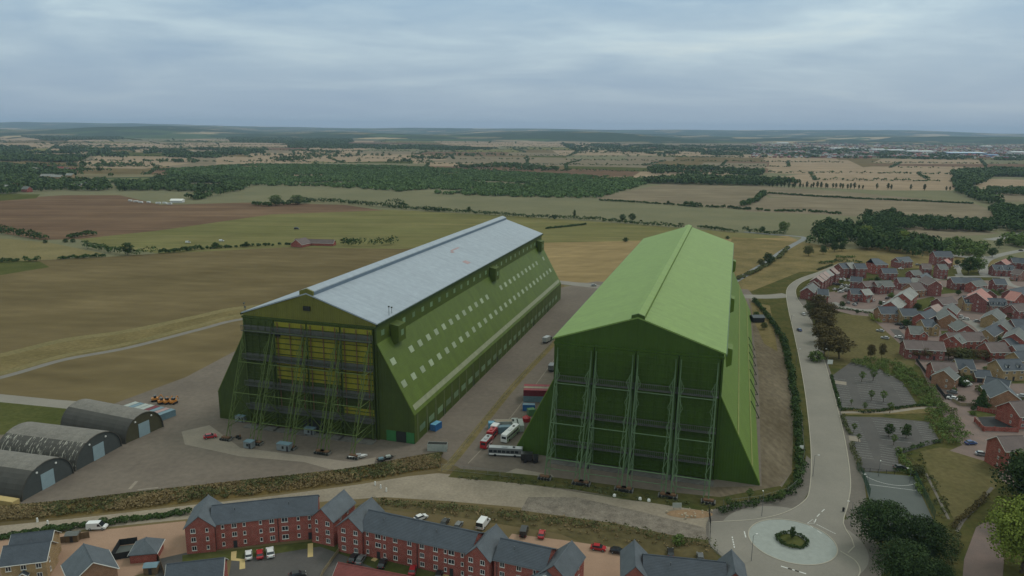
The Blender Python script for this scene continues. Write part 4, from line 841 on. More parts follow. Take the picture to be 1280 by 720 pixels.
HS = [
 (A(500,250,600,243), 'long red three storey block at the scrub edge, left half', 'deep','slate',3,9,{}),
 (A(600,245,680,238), 'red block with pale roof joined to the right of the slate one by the scrub', 'deep','light',3,9.6,{}),
 (A(695,252,830,252), 'red three storey block right of the pale roofed one by the scrub', 'deep','slate',3,9,{}),
 (A(915,190,1085,186), 'red three storey block with pale hipped end facing the scrub', 'red','wslate',3,11,dict(hip=(0,1))),
 (A(1050,312,1230,316), 'long blue slate roofed terrace behind the courtyard cars', 'deep','slate',2,8.5,{}),
 (A(655,418,800,430), 'wide carport with dark slate roof in the car courtyard', 'deep','slate',2,8,dict(dorm=0)),
 (A(960,478,1165,470), 'red house with grey roof and gable facing the courtyard corner', 'deep','grey',2,9,dict(gdorm=(.15,))),
 (A(655,572,760,575), 'small slate roofed house beside the parked cars of the pink yard', 'deep','slate',2,8,{}),
 (A(800,585,880,580), 'pale grey roofed red house at the mouth of the pink yard', 'red','light',2,8,{}),
 (A(240,578,350,585), 'dark slate roofed house half hidden by the brown roadside tree', 'deep','slate',2,9,{}),
 (B(240,205,430,192), 'red house with big gable and blue slate roof at the far wood edge', 'deep','wslate',2,9,dict(gdorm=(.1,))),
 (B(800,108,1060,112), 'biggest red three storey block below the far wood', 'deep','slate',3,11,dict(ch=1)),
 (B(960,240,1010,222), 'pink roofed narrow house in front of the biggest red block', 'deep','pink',2,7,{}),
 (B(645,296,740,300), 'square red house with pale brown roof left of the biggest block', 'deep','brown',2,9,{}),
 (B(865,305,985,306), 'red house with grey roof and bright windows under the pink roofed one', 'deep','grey',3,8.5,{}),
 (B(455,398,585,390), 'grey roofed house in the middle of the far courtyard', 'deep','grey',2,8,{}),
 (B(600,480,700,432), 'slanting slate roofed house between two red gables', 'deep','wslate',2,8,{}),
 (B(260,505,435,506), 'red terrace with teal grey roof right of the courtyard gable', 'deep','wslate',2,8.5,{}),
 (B(520,510,610,520), 'pale grey roofed house tucked below the slanting one', 'deep','light',2,8,{}),
 (B(440,590,600,580), 'wide house with pink ridge and grey roof above the stepped grey roofs', 'orange','brown',2,11,{}),
 (B(720,568,900,576), 'pinkish brown roofed house with purple windows right of the wide one', 'deep','pink',2,10,{}),
 (C_(105,505,250,506), 'left house of the long slate terrace by the big green tree', 'deep','slate',2,8.5,{}),
 (C_(255,506,400,509), 'middle house of the long slate terrace with white porch', 'deep','slate',2,8.5,dict(porch=True)),
 (C_(405,509,540,513), 'right house of the long slate terrace with blue roof windows', 'deep','slate',2,8.5,{}),
 (C_(725,312,870,316), 'left slate house with attic dormer beside the car park trees', 'deep','slate',2,9,dict(dorm=1)),
 (C_(875,317,1030,322), 'right slate house with attic dormer joined to the left one', 'deep','slate',2,9,dict(dorm=1)),
 (C_(855,250,925,224), 'pink gabled roof rising behind the slate dormer pair', 'deep','pink',3,8,{}),
 (C_(1010,210,1240,218), 'long slate terrace at the right edge below the far road', 'deep','slate',2,9,{}),
 (C_(1060,372,1190,392), 'brown roofed gable house at the right edge below the slate terrace', 'rose','brown',2,9,{}),
 (C_(735,522,905,526), 'slate roofed red house standing alone by the grey side road', 'deep','slate',2,9,dict(porch=True)),
 (D_(402,325,488,262), 'nearest of the four stepped pale grey roofs in a slanting row', 'red','light',2,10.5,{}),
 (D_(498,258,568,208), 'second of the four stepped pale grey roofs in a slanting row', 'red','light',2,10.5,{}),
 (D_(578,202,632,158), 'third of the four stepped pale grey roofs in a slanting row', 'red','light',3,10,{}),
 (D_(640,152,690,112), 'farthest of the four stepped pale grey roofs in a slanting row', 'red','light',3,10,{}),
 (D_(215,402,480,402), 'buff and rose fronted slate house beside the bright green hedge', 'orange','slate',2,9,dict(porch=True)),
 (D_(535,432,770,432), 'buff fronted house with deep blue slate roof right of the rose one', 'buff','slate',2,9,dict(porch=True)),
 (D_(1000,398,1110,362), 'small red gabled house above the slate garages', 'red','pale',2,7,{}),
 (D_(890,592,1000,592), 'buff gabled house with purple slate roof behind the red gable', 'buff','slate',2,8.5,dict(gdorm=(.9,))),
 (E_(485,190,560,128), 'red gabled house under the big salmon pink roof', 'deep','pink',3,13,{}),
 (E_(280,240,545,248), 'buff house with slate mansard and three bright dormers', 'buff','slate',2,10,dict(dorm=3)),
 (E_(655,275,910,284), 'slate mansard house with three dormers right of the pink roof', 'rose','slate',2,10,dict(dorm=3)),
 (E_(1015,170,1150,196), 'wide flat looking pink roofed house at the right of the dormer house', 'red','pink',2,13,{}),
 (E_(715,508,795,425), 'buff gabled house with grey roof below the dark archway', 'buff','grey',2,10,{}),
 (E_(65,418,125,345), 'gabled house with pale verge left of the square of parked cars', 'red','grey',2,9,{}),
 (E_(85,515,20,430), 'orange gabled grey roofed house behind the red bay windows', 'orange','grey',2,10,{}),
 (E_(1020,372,1190,352), 'dark red house with dark roof at the right frame edge', 'deep','brown',2,9,{}),
 (E_(565,105,690,155), 'grey roof sloping behind the big salmon pink one', 'deep','grey',2,10,{}),
 (E_(1010,590,1210,592), 'slate roofed house behind the white gabled one at the right edge', 'deep','slate',2,10,{}),
 (G_(350,140,220,55), 'red gabled house with grey roof above the long brown roof', 'red','grey',2,9.5,{}),
 (G_(35,252,555,245), 'long red house with brown roof and two white edged gables', 'red','brown',2,9.5,dict(gdorm=(.2,.92))),
 (G_(845,122,905,40), 'bright red gabled house with white bay beside the brown terrace', 'red','grey',2,9.5,{}),
 (G_(622,398,905,396), 'red house with dark brown roof and white patio doors', 'red','brown',2,10,{}),
 (G_(1060,262,1120,175), 'tall red gabled house with pale grey roof near the right edge', 'red','grey',3,9.5,{}),
 (G_(1030,440,1220,432), 'low grey roofed red house at the right edge beside the tall gable', 'red','wslate',2,9,{}),
 (G_(1140,182,1200,120), 'white edged gable peeping over the dark roofs at the right edge', 'buff','slate',2,9,{}),
 (F_(690,150,850,158), 'grey roofed red house left of the white edged red gable', 'red','grey',2,9,dict(gdorm=(.95,))),
 (F_(600,362,870,375), 'left half of the brown roofed terrace hidden behind the brown hedge', 'deep','brown',2,9,{}),
 (F_(880,376,1180,392), 'right half of the brown roofed terrace hidden behind the brown hedge', 'deep','brown',2,9,{}),
 (H_(275,98,500,108), 'red house with brown roof beside the car park trees', 'red','brown',2,8.5,{}),
 (H_(400,185,450,150), 'orange brick house with small grey hipped roof', 'orange','grey',2,9,{}),
 (H_(515,72,680,80), 'slate roofed buff house with gabled bay and white van outside', 'buff','slate',2,9,dict(gdorm=(.35,))),
 (H_(925,78,1150,72), 'long buff house with two attic dormers and slate roof', 'buff','slate',2,10,dict(dorm=2)),
 (H_(1040,382,935,270), 'grey roofed orange brick house with wide gable near the tall green tree', 'orange','wslate',2,11,{}),
 (H_(1060,500,1200,490), 'brown roofed red house at the right edge above the brick yard walls', 'red','brown',2,11,{}),
]
for a, lab, wall, roof, st, wd, kw in HS: house(*a, lab, wall, roof, st, wd, **kw)
house(*cr(1130,500,7.2)(845,330,1060,326), 'dark brown roofed three storey red block beside the two parked cars', 'red','brown',3,9)
for a, lab, rf in ((D_(800,468,975,478), 'row of slate roofed garages between the grey roofs and red gable', 'slate'), (H_(700,180,850,188), 'double garage with slate roof beside the slate buff house', 'slate'), (H_(830,246,1060,290), 'dark roofed garage block behind the wide orange gable', 'slate'),
   (A(820,640,900,650), 'small red garage beside the pink yard', 'brown'), (E_(580,330,640,380), 'garage over the dark archway between the dormer houses','brown')):
    house(*a, lab, 'orange', rf, 1, 6.5, kind='garage', cat='garage', group='garages on the estate')
# more roofs of the estate's far right corner, beyond the named ones
for a, lab, wall, roof, st, wd in (((1157,345,1170,351),'tall red gable wall between the pinkish roof and the far courtyard','deep','brown',3,9),((1172,373,1190,371),'brown roofed house above the red bay windows','deep','brown',2,8.5),((1262,380,1286,379),'dark roofed red house at the right edge below the wide pink roof','deep','slate',2,9),
   ((1150,392,1164,386),'low slate roofed house beside the dark garden','red','slate',2,7.5),((1232,412,1246,404),'slate roofed house tucked behind the bright red gable','buff','slate',2,8.5),((1256,424,1284,420),'dark slate roofed house above the tall gable','red','slate',2,9),((1262,362,1284,358),'slate roofed red house above the right pink roof','deep','slate',2,9),
   ((1214,352,1228,350),'grey roofed house between the slate terrace and the salmon roof','red','grey',2,8),((1268,440,1290,438),'buff end house below the low grey roof at the right edge','buff','slate',2,9),((1078,352,1092,351),'small red house with brown roof behind the courtyard gable','deep','brown',2,7.5),((1268,322,1290,325),'far red house at the right edge beyond the terrace','deep','slate',2,9),((1192,420,1206,414),'grey roofed house behind the long red one','red','grey',2,8.5)):
    house(*a, lab, wall, roof, st, wd)

# ------------------------------------------------------------------ foreground apartment blocks
APG = 'three storey apartment blocks in the foreground'
def frame(a, b):
    """local frame with x from ground pixel a to b; returns origin, rz, length"""
    a = Vector(gp(*a)); b = Vector(gp(*b)); d = b-a
    return a, math.atan2(d.y, d.x), d.length
def block(label, segs, z=Z0+.05):
    """segs: (pxA, pxB, depth, kind, windows) walls measured along their front foot; first seg fixes the thing's frame"""
    root = None
    for i, (pa, pb, depth, kind, wins, back, fwd) in enumerate(segs):
        o, rz, ln = frame(pa, pb)
        if root is None: root = thing('apartment_block', label, 'building', (o.x, o.y, z), rz, APG); base = (o, rz)
        dv_ = o-base[0]; c, s = math.cos(-base[1]), math.sin(-base[1]); lx, ly = c*dv_.x-s*dv_.y, s*dv_.x+c*dv_.y; lr = rz-base[1]
        grp = obj('gable_wing' if kind == 'gable' else 'main_wing', None, root, (lx, ly, 0), lr)
        he, hr = 7.6, 10.5
        if kind == 'gable':
            w_, r = wing(root if False else grp, 0, ln, -fwd, depth, he, 10.7, brk_r, sl2, 'wall', 'roof', axis='y', over=.3, fascia=False)
        else:
            w_, r = wing(grp, -back, ln+back, 0, depth, he-.03, hr-.05, brk_r, slate, 'wall', 'roof', axis='x', over=.25, fascia=False)
            vt = MB()
            vt.box(ln*.3, ln*.3+.25, depth*.25, depth*.25+.25, 9.8, 10.6, lead); vt.build('roof_vent', None, r)
        for (fx_, ktype, floors) in wins:
            for fl in floors:
                k = {'w': (1.7,1.3,True), 'm': (1.25,1.3,True), 'n': (.75,1.15,False)}[ktype] if ktype != 'd' else None
                if ktype == 'd': obj('door', DM, grp, (ln*fx_, -fwd-.0, 0)); continue
                window(grp, ln*fx_, -fwd, 1.5+2.55*fl, 0, k, True)
            MB().box(ln*fx_-1.1, ln*fx_+1.1, -fwd-.025, -fwd-.005, 2.62, 2.74, brk_d).build('string_course', None, grp) if 0 else None
        for xx in ((0.02, ln-.02) if kind == 'main' else ()):
            dp = MB().tube((xx, -.1, .1), (xx, -.1, he-.3), .07, doorm, 6).build('downpipe', None, grp)
        # rear windows so the block reads from behind
        for i2 in range(max(1, int(ln/4))):
            for fl in range(3): window(grp, ln*(i2+.5)/max(1, int(ln/4)), depth, 1.5+2.55*fl, PI, (1.25,1.3,True), False)
        if kind == 'gable':
            for yy in (depth*.3, depth*.65):
                for fl in range(3):
                    window(grp, ln, yy, 1.5+2.55*fl, PI/2, (.75,1.15,False), False)
    return root
F3 = (0,1,2); F2 = (1,2)
block('long red brick apartment block, leftmost of the row, gables at both ends', [
  ((271,688),(349,678.5),10,'main',[(.12,'n',F3),(.30,'m',F2),(.30,'d',(0,)),(.46,'n',F3),(.72,'n',F3),(.9,'m',F3)],1.0,0),
  ((235,691),(271,688),10.6,'gable',[(.27,'m',F3),(.75,'n',F3)],0,0.9),
  ((349,678.5),(391,674.5),10,'main',[(.2,'w',F3),(.6,'n',F3),(.93,'n',F2),(.93,'d',(0,))],1.5,0),
  ((392,677),(419,683),10.6,'gable',[(.25,'n',F3),(.75,'m',F3)],0,0.6)])
block('longest red brick apartment block, in the middle of the row', [
  ((455,695),(522,711),10,'main',[(.08,'n',F3),(.28,'w',F2),(.28,'d',(0,)),(.4,'n',F3),(.6,'m',F3),(.86,'m',F3)],1.0,0),
  ((425,688),(455,695),10.6,'gable',[(.25,'m',F3),(.75,'m',F3)],0,.8),
  ((522,711),(583,725),10,'main',[(.1,'m',F3),(.38,'m',F3),(.58,'n',F3),(.7,'w',F2),(.7,'d',(0,)),(.92,'n',F3)],1.0,0),
  ((584,726),(613,734),10.4,'gable',[(.22,'m',F3),(.72,'m',F3)],0,.8)])
block('shorter red brick apartment block right of the longest, one gable cut by the frame', [
  ((621,735),(676,748),10,'main',[(.12,'m',F3),(.5,'m',F3),(.85,'n',F3)],.8,0),
  ((677,750),(710,760),10.6,'gable',[(.25,'m',F3),(.75,'m',F3)],0,.8)])
block('apartment block with only its slate roof and one gable peak at the bottom edge', [
  ((808,758),(900,768),10,'main',[(.15,'m',F3),(.5,'m',F3),(.8,'n',F3)],1,0),
  ((776,755),(808,758),10.6,'gable',[(.25,'m',F3),(.75,'m',F3)],0,.8),
  ((900,768),(932,772),10.4,'gable',[(.25,'m',F3),(.75,'m',F3)],0,-1.0)])
# nearest roofs along the bottom edge
FG = 'two storey houses along the bottom edge'
def two_ridge(a, b, label, wall, roof, wid, **kw): return house(*a, *b, label, wall, roof, 2, wid, near=True, group=FG, **kw)
two_ridge((6,683.5), (62,677), 'buff brick house with front door canopy at the bottom left corner', 'buff', 'slate', 8, porch=True)
two_ridge((16,669), (66,663.5), 'second slate roofed house directly behind the buff one with a small central gable', 'buff', 'slate', 8, gdorm=(.5,))
two_ridge((105,681), (116,703), 'grey roofed house with a red edged gable facing the camera', 'orange', 'wslate', 10, hip=(1,0) if False else (0,0))
house(186,667, 178,681, 'small red brick garage with grey hipped roof beside the van yard', 'red', 'wslate', 1, 6.5, kind='garage', cat='garage', group='garages on the estate', hip=(.8,.8))
house(210,706, 279,698, 'house showing only its dark slate roof before the leftmost apartments', 'red', 'slate', 2, 9, near=True, group=FG)
house(424,704, 512,721, 'house showing only its long red tiled roof at the bottom edge', 'red', 'redt', 2, 9, near=True, group=FG)
house(683,716, 690,702, 'grey gabled roof rising in front of the right hand apartment block', 'red', 'wslate', 2, 9, near=True, group=FG)
# clubhouse in the fields
cl = house(384,299,403,299.5, 'low red clubhouse at the edge of the airfield', 'red', 'brown', 1, 8, kind='clubhouse', cat='building', group=None, minlen=40)

cl = house(370,299.5,382,297, 'taller red hall at the left end of the clubhouse', 'red', 'brown', 1, 13, kind='hall', cat='building', group=None)
# ------------------------------------------------------------------ arched store huts
tin = ribbed('dark_corrugated', P(68,66,62), 1, .35, depth=.5, rough=.7); tin_l = mat('weathered_sheet', P(112,108,102), rough=.8, col2=P(92,89,84), scale=.4, fine=(2,.15))
tin_f = mat('flaking_sheet', P(68,66,62), rough=.8, col2=P(160,156,146), scale=1.0, stretch=(.35,1.6,.35), detail=9)
for n_q in tin_f.node_tree.nodes:
    if n_q.type == 'MAP_RANGE': n_q.inputs[1].default_value = .55; n_q.inputs[2].default_value = .62
bdoor = mat('pale_blue_door', P(124,142,150), rough=.6, var=.08)
end_a = mat('charcoal_boards', P(62,66,66), rough=.8, var=.1, scale=.6); end_b = mat('olive_boards', P(66,64,48), rough=.8, var=.12, scale=.6)
HUTS = 'three arched store huts'
def hut(pa, pb, label, em, flake):
    a = Vector(gp(*pa)); b = Vector(gp(*pb)); d = b-a; rz = math.atan2(d.y, d.x); w_ = d.length; ln = 33; h = 9
    root = thing('arched_hut', label, 'hut', ((a.x+b.x)/2, (a.y+b.y)/2, Z0+.02), rz, HUTS)
    n = 18
    def arc(r, hh, k0=0, k1=n): return [(-r*math.cos(PI*i/n), hh*math.sin(PI*i/n)**.9) for i in range(k0, k1+1)]
    # shell in bands: paler top, darker skirts
    for nm, k0, k1, m in (('roof_skirt', 0, 6, tin_f if flake > 1 else tin), ('roof_crown', 6, 12, tin_l), ('roof_skirt', 12, n, tin)):
        o_ = arc(w_/2, h, k0, k1); i_ = arc(w_/2-.3, h-.3, k0, k1)[::-1]
        MB().prism_y(o_+i_, 0, ln, m).build(nm, None, root)
    MB().prism_y(arc(w_/2-.12, h-.12), .3, .6, em).build('end_wall', None, root); MB().prism_y(arc(w_/2-.12, h-.12), ln-.6, ln-.3, em).build('end_wall', None, root)
    MB().box(-2.4, 2.4, .12, .28, 0, 5.2, bdoor).build('sliding_door', None, root)
    for xx in (-3.6, 3.6): MB().prism_z([(xx-.28,.0),(xx+.28,.0),(xx+.28,.28),(xx-.28,.28)], 6.3, 6.8, wframe).build('flood_lamp', None, root)
    return root
hut((28,628),(93,592), 'arched hut nearest the frame edge with its charcoal end and blue door', end_a, 1)
hut((95,590),(153,558), 'middle arched hut with white flaking streaks over its dark side', end_a, 5)
hut((157,556),(205,534), 'arched hut with olive brown end wall nearest the containers', end_b, 0)
# ------------------------------------------------------------------ vegetation
fo_dark = foliage('dark_leaves', (.022,.038,.014,1), (.05,.08,.026,1)); fo_mid = foliage('green_leaves', (.045,.07,.02,1), (.11,.15,.045,1)); fo_lime = foliage('yellow_green_leaves', (.07,.10,.02,1), (.19,.225,.045,1))
fo_brown = foliage('browned_leaves', (.045,.038,.018,1), (.10,.078,.034,1)); fo_pale = foliage('pale_willow_leaves', (.06,.085,.035,1), (.12,.15,.06,1)); fo_olive = foliage('olive_leaves', (.045,.055,.022,1), (.10,.105,.045,1))
fo_dry = foliage('dry_stems', (.09,.065,.032,1), (.22,.165,.085,1)); fo_far = foliage('far_wood_leaves', (.03,.05,.02,1), (.08,.115,.042,1), objvar=.05); bark = mat('bark', (.07,.055,.04,1), rough=1, var=.3, scale=2)
fo_wood = foliage('plantation_leaves', (.04,.068,.026,1), (.10,.15,.055,1), objvar=.05); fo_deep = foliage('deep_green_leaves', (.014,.028,.012,1), (.04,.062,.022,1))
TP = {}
def proto(kind):
    if kind in TP: return TP[kind]
    m, rx, h, z0, nl, per, leaf, shape, sd = {
      'big_dark': (fo_deep, 1, 1.75, .25, 60, 170, .055, 'round', 11), 'big_lime': (fo_lime, 1, 2.0, .3, 60, 170, .055, 'round', 12), 'big_mid': (fo_mid, 1, 1.8, .25, 50, 120, .07, 'round', 13),
      'dark': (fo_dark, 1, 1.9, .25, 24, 60, .13, 'round', 1), 'mid': (fo_mid, 1, 1.9, .3, 24, 60, .13, 'round', 2), 'lime': (fo_lime, 1, 1.9, .3, 24, 60, .13, 'round', 3), 'olive': (fo_olive, 1, 1.7, .25, 24, 60, .13, 'round', 4),
      'brown': (fo_brown, 1, 2.3, .5, 30, 70, .11, 'round', 5), 'pale': (fo_pale, 1, 1.8, .3, 24, 60, .13, 'round', 6), 'column': (fo_dark, 1, 3.6, .4, 18, 45, .2, 'column', 7), 'cone': (fo_dark, 1, 3.2, .2, 30, 90, .12, 'cone', 8),
      'sapling': (fo_mid, 1, 2.9, .8, 14, 45, .16, 'column', 9), 'bush': (fo_mid, 1, 1.1, -.1, 12, 50, .17, 'round', 10), 'bush_dark': (fo_dark, 1, 1.1, -.1, 12, 50, .17, 'round', 14), 'bush_olive': (fo_olive, 1, 1.0, -.1, 12, 50, .17, 'round', 15)}[kind]
    TP[kind] = (crown_mesh('crown', m, rx, h, z0, nl, per, leaf, sd, shape), trunk_mesh('trunk', h, .055*max(1, h/2), max(z0, .1)+.2, rx, bark, sd), h)
    return TP[kind]
def tree(u, v, h, kind, label, group=None, cat='tree', name='tree', wx=1.0, world=None):
    c, t, ph = proto(kind); s = h/ph; x, y = world if world else gp(u, v)
    root = thing(name, label, cat, (x, y, Z0), rnd.uniform(0, 6.28), group); root.scale = (s*wx, s*wx, s)
    obj('crown', c, root); obj('trunk', t, root); return root
T = tree
T(1100,686,13.5,'big_dark','big dark green tree beside the sports court, left one of the clump', wx=1.12)
T(1156,704,12,'big_dark','dark round tree at the right of the clump by the court corner', wx=1.05)
T(1128,738,12,'big_dark','dark tree lowest in the clump, cut by the bottom edge', wx=1.15)
T(1172,745,8.5,'big_dark','small dark tree at the right foot of the court clump', wx=.95)
T(1276,716,20,'big_lime','tall yellow green tree at the right edge, brightest of all', wx=1.05)
T(1296,650,21,'big_dark','dark green tree behind the yellow green one at the right edge', wx=1.1)
T(1282,615,13,'big_mid','tree beside the red block at the right edge', wx=.9)
T(1226,512,9.5,'cone','dense dark green conical tree between car yard and orange gable', wx=1.15)
bc = 'brown leaved trees along the estate edge'
for q in ((1022,392,12,'topmost brown tree beside the road bend'),(1034,401,11,'brown tree right of the topmost one at the lane'),(1020,406,10,'brown tree left of the row by the footway'),(1031,416,12,'middle brown tree of the estate edge'),(1024,428,10,'brown tree below the middle one, nearer the road'),(1040,434,11,'brown tree on the lawn side below the middle one'),(1030,446,10,'lowest left brown tree of the estate edge'),(1049,449,12,'reddish brown tree at the corner of the lawn')): T(q[0],q[1],q[2],'brown',q[3],bc,wx=1.35)
T(1012,392,7,'olive','olive bushy tree at the footway by the road bend'); T(1020,452,5,'bush','green bush at the car park entrance by the white sign')
T(1088,450,8,'brown','left of two thin brown trees at the bottom of the lawn',wx=.75); T(1102,449,8,'brown','right of two thin brown trees at the bottom of the lawn',wx=.65)
for i,(u,v,h) in enumerate(((1142,448,5.5),(1156,449,6),(1171,449,5.5),(1186,450,6),(1201,451,6.2),(1217,452,6),(1232,451,5.5))):
    T(u,v,h,'brown' if i not in (4,) else 'olive', ['leftmost','second','third','middle','green tinted','sixth','rightmost'][i]+' tree in the brown screen behind the brown terrace','brown screen trees',wx=1.7)
cp = 'young trees in the car parks'
for i,(u,v,h,l) in enumerate(((1077,478,5.5,'young tree at the top of the upper car park, left of a pair'),(1091,477,6,'young tree at the top of the upper car park, right of a pair'),(1089,501,5,'left slim tree in the middle of the upper car park'),(1104,503,5.5,'right slim tree in the middle of the upper car park'),
   (1064,507,2.8,'tiny dark tree near the lower left of the upper car park'),(1081,514,4,'thin tree on the verge below the upper car park, left'),(1112,517,5,'thin tree on the verge below the upper car park, right'),(1067,541,4,'wispy tree by the left bays of the lower car park'),
   (1111,546,5,'round dark young tree in the lower car park island'),(1117,557,4.5,'smaller tree just below the round one in the lower car park'),(1132,548,5.3,'round dark young tree right of the lower car park island'),(1073,553,3.5,'thin sapling left of the lower car park lane'))):
    T(u,v,h,'sapling' if i not in (8,10) else 'dark', l, cp, wx=1.0 if i not in (8,10) else .8)
T(990,675,3.8,'dark','small dark tree on the roundabout island',wx=.5); 
T(1148,598,4,'olive','lone bush in the lawn beside the green court fence')
for u,v,h,k,l in ((1210,343,14,'dark','great dark tree in the middle of the estate'),(1222,341,12,'mid','mid green tree touching the great dark estate tree'),(1222,326,11,'mid','tree behind the great dark estate tree'),(1240,322,9,'dark','dark tree left of the far side road'),(1196,332,5,'dark','small tree beside the biggest red block'),(1262,330,7,'mid','tree at the gable of the pink roofed house'),
   (960,331,10,'dark','round dark tree beside the country road'),(951,333,6,'olive','low olive tree at the left foot of the roadside tree'),(1010,320,9,'olive','olive tree alone on the scrubland'),(1029,318,8,'dark','dark tree alone on the scrubland, right'),(1043,315,9,'dark','dark bushy tree below the black wood'),(1052,314,8,'dark','dark bush just right of the one below the black wood'),
   (979,292,13,'mid','tall tree at the country road junction'),(953,291,7,'dark','round tree left of the country road junction'),(1248,310,9,'dark','tree left of the far right lane'),
   (718,273,12,'column','dark pointed tree on the field hedge'),(778,277,9,'dark','left of two round trees on the field hedge'),(790,277,10,'dark','right of two round trees on the field hedge'),(586,265,7,'dark','round tree standing out of the hedge left of the pointed one'),(693,275,6,'dark','small tree in the hedge by the far shed roof'),
   (160,319,11,'dark','tall tree in the left field hedge'),(308,309,5,'dark','round bush at the right end of the left hedge'),(270,310,5,'bush_dark','dark bush on the left field edge'),(835,256,6,'dark','small tree on the middle pasture hedge'),(57,304,3,'bush_dark','little bush at the corner of the left field'),(82,303,3.4,'bush_dark','left of two bushes on the pale field edge'),(91,303,3.4,'bush_dark','right of two bushes on the pale field edge'),
   (658,302,3.5,'bush_dark','dark spot bush on the golden field, left'),(782,302,3.8,'bush_dark','dark spot bush on the golden field above the right shed'),(909,299,3,'bush_dark','dark spot bush right of the green roof')):
    T(u,v,h,k,l)
for u,v,h,k,l in ((1040,306,14,'mid','mid green tree at the front left of the black wood'),(1058,300,15,'dark','tall dark tree in the middle of the black wood'),(1082,300,15,'lime','yellow green tree glowing in the black wood'),(1100,308,12,'mid','green tree at the right front of the black wood'),(1128,305,13,'lime','yellow green tree at the right of the black wood'),(1160,312,11,'mid','mid green tree between the wood and the estate'),(1022,300,14,'dark','dark tree at the left corner of the black wood'),(1085,275,14,'dark','tall dark tree where the long belt starts')): T(u,v,h,k,l,wx=1.15)
T(345,257,15,'pale','left pale willow of the pair on the field hedge',wx=1.3); T(372,256,14,'pale','right pale willow of the pair on the field hedge',wx=1.4)
ps = 'scattered bushes behind the right shed'
for u,v,h,k,l in ((945,400,5,'mid','leftmost bush'),(955,412,4,'olive','olive bush'),(975,628,4.5,'sapling','sapling at the corner'),(1032,0,0,'','')):
    if h: T(u,v,h,k,l+' behind the right shed',ps)
T(909,636,4,'sapling','left of two saplings at the right shed fence'); T(848,681,2.5,'bush','pale bush beside the apartments gate')
T(937,627,4.5,'sapling','right of two saplings at the right shed fence')

# ---- hedges: leafy runs along a line
def seg_points(px, step, world=False):
    pts = [gp(*q) for q in px] if not world else px; out = []
    for a, b in zip(pts, pts[1:]):
        n = max(1, int(math.dist(a, b)/step))
        for i in range(n): out.append((a[0]+(b[0]-a[0])*i/n, a[1]+(b[1]-a[1])*i/n))
    out.append(pts[-1]); return np.array(out)
def clump_mesh(name, pts, h, w, m, seed, per=22, leaf=None, gap=0.0, rag=.35, base=0.0):
    """pts (n,2); every point carries a leafy lobe of about height h"""
    rs = np.random.RandomState(seed); n = len(pts); keep = rs.rand(n) >= gap; pts = pts[keep]; n = len(pts)
    hh = h*rs.uniform(1-rag, 1+rag, n); r = np.stack([w*.5*rs.uniform(.8, 1.2, n), w*.5*rs.uniform(.8, 1.2, n), hh*.55], 1)
    c = np.concatenate([pts+rs.normal(size=(n, 2))*w*.12, (base+hh*.45)[:, None]], 1)
    C, Nn, sz = lobes(rs, c, r, per, leaf or max(.35, w*.3)); C[:, 2] = np.maximum(C[:, 2], .05)
    return quads_mesh(name, C, Nn, sz, m, seed)
def hedge(px, h, w, m, label, seed, group=None, gap=0, per=60, leaf=None, rag=.35, name='hedge', step=None, kind=None):
    o = obj(name, clump_mesh(name, seg_points(px, step or w*.55), h, w, m, seed, per, leaf, gap, rag), None, (0, 0, Z0)); tag(o, label, 'hedge', group, kind); return o
hedge([(942,377),(958,395),(980,428),(989,470),(996,520),(1000,570),(998,606)], 2.6, 3.3, fo_dark, 'long dark hedge between the right shed and the main road', 1, leaf=.7, per=60)
hedge([(998,608),(985,619),(960,628),(930,634),(903,641)], 1.8, 3, fo_dark, 'low hedge turning along the fence below the right shed', 2, leaf=.55, per=60)
hedge([(-60,684),(0,675),(60,665),(130,656),(185,649),(234,643)], 1.5, 2.5, fo_dark, 'dark roadside hedge above the van yard', 3, leaf=.5, per=130)
hedge([(470,630),(540,634),(600,640),(660,649),(720,657)], 1.3, 3.4, fo_olive, 'weedy strip behind the middle apartment block', 4, leaf=.5, per=40, gap=.15)
hedge([(725,657),(790,665),(850,676),(884,684)], 1.7, 4.2, fo_olive, 'taller weedy strip near the road gate', 5, leaf=.5, per=40, gap=.1)
hedge([(1051,514),(1064,513),(1080,517),(1098,515),(1120,512)], 1.1, 1.6, fo_dark, 'clipped hedge below the upper car park', 6, leaf=.4, per=40)
hedge([(1120,512),(1150,508),(1172,509)], 1.1, 1.5, fo_dark, 'dark hedge along the right foot of the upper car park', 7, leaf=.4, per=40)
hedge([(1039,471),(1046,495),(1050,511)], 1, 1.3, fo_dark, 'hedge along the road side of the upper car park', 8, leaf=.4, per=40)
hedge([(1053,521),(1058,538),(1062,544)], 1.2, 1.8, fo_olive, 'hedge along the road side of the lower car park, upper part', 9, leaf=.4, per=40)
hedge([(1064,557),(1069,570),(1076,590)], 1.4, 2.2, fo_olive, 'hedge along the road side of the lower car park, lower part', 10, leaf=.4, per=40)
hedge([(1118,590),(1126,592),(1142,594)], 1.4, 1.6, fo_dark, 'clipped hedge between court and car park', 11, leaf=.35, per=50)
hedge([(1120,570),(1140,562),(1160,556),(1176,553)], 1.3, 1.6, fo_dark, 'hedge along the slanting foot of the lower car park', 12, leaf=.4, per=40, gap=.2)
hedge([(1122,566),(1130,580),(1142,596),(1152,620)], 2.2, 2.6, fo_mid, 'bushy hedge down the green court fence', 13, leaf=.5, per=40)
hedge([(1042,386),(1060,388),(1090,393)], 1.2, 1.6, fo_dark, 'hedge between the estate lane and the lawn', 14, leaf=.5, per=30)
hedge([(1088,397),(1093,402),(1100,405)], 2.4, 2.6, fo_lime, 'bright green hedge round the rose fronted house', 15, leaf=.5, per=40)
hedge([(1190,662),(1196,655),(1215,640),(1232,622)], 1.6, 1.8, fo_brown, 'brown hedge curling round the lower lawn', 16, leaf=.4, per=50)
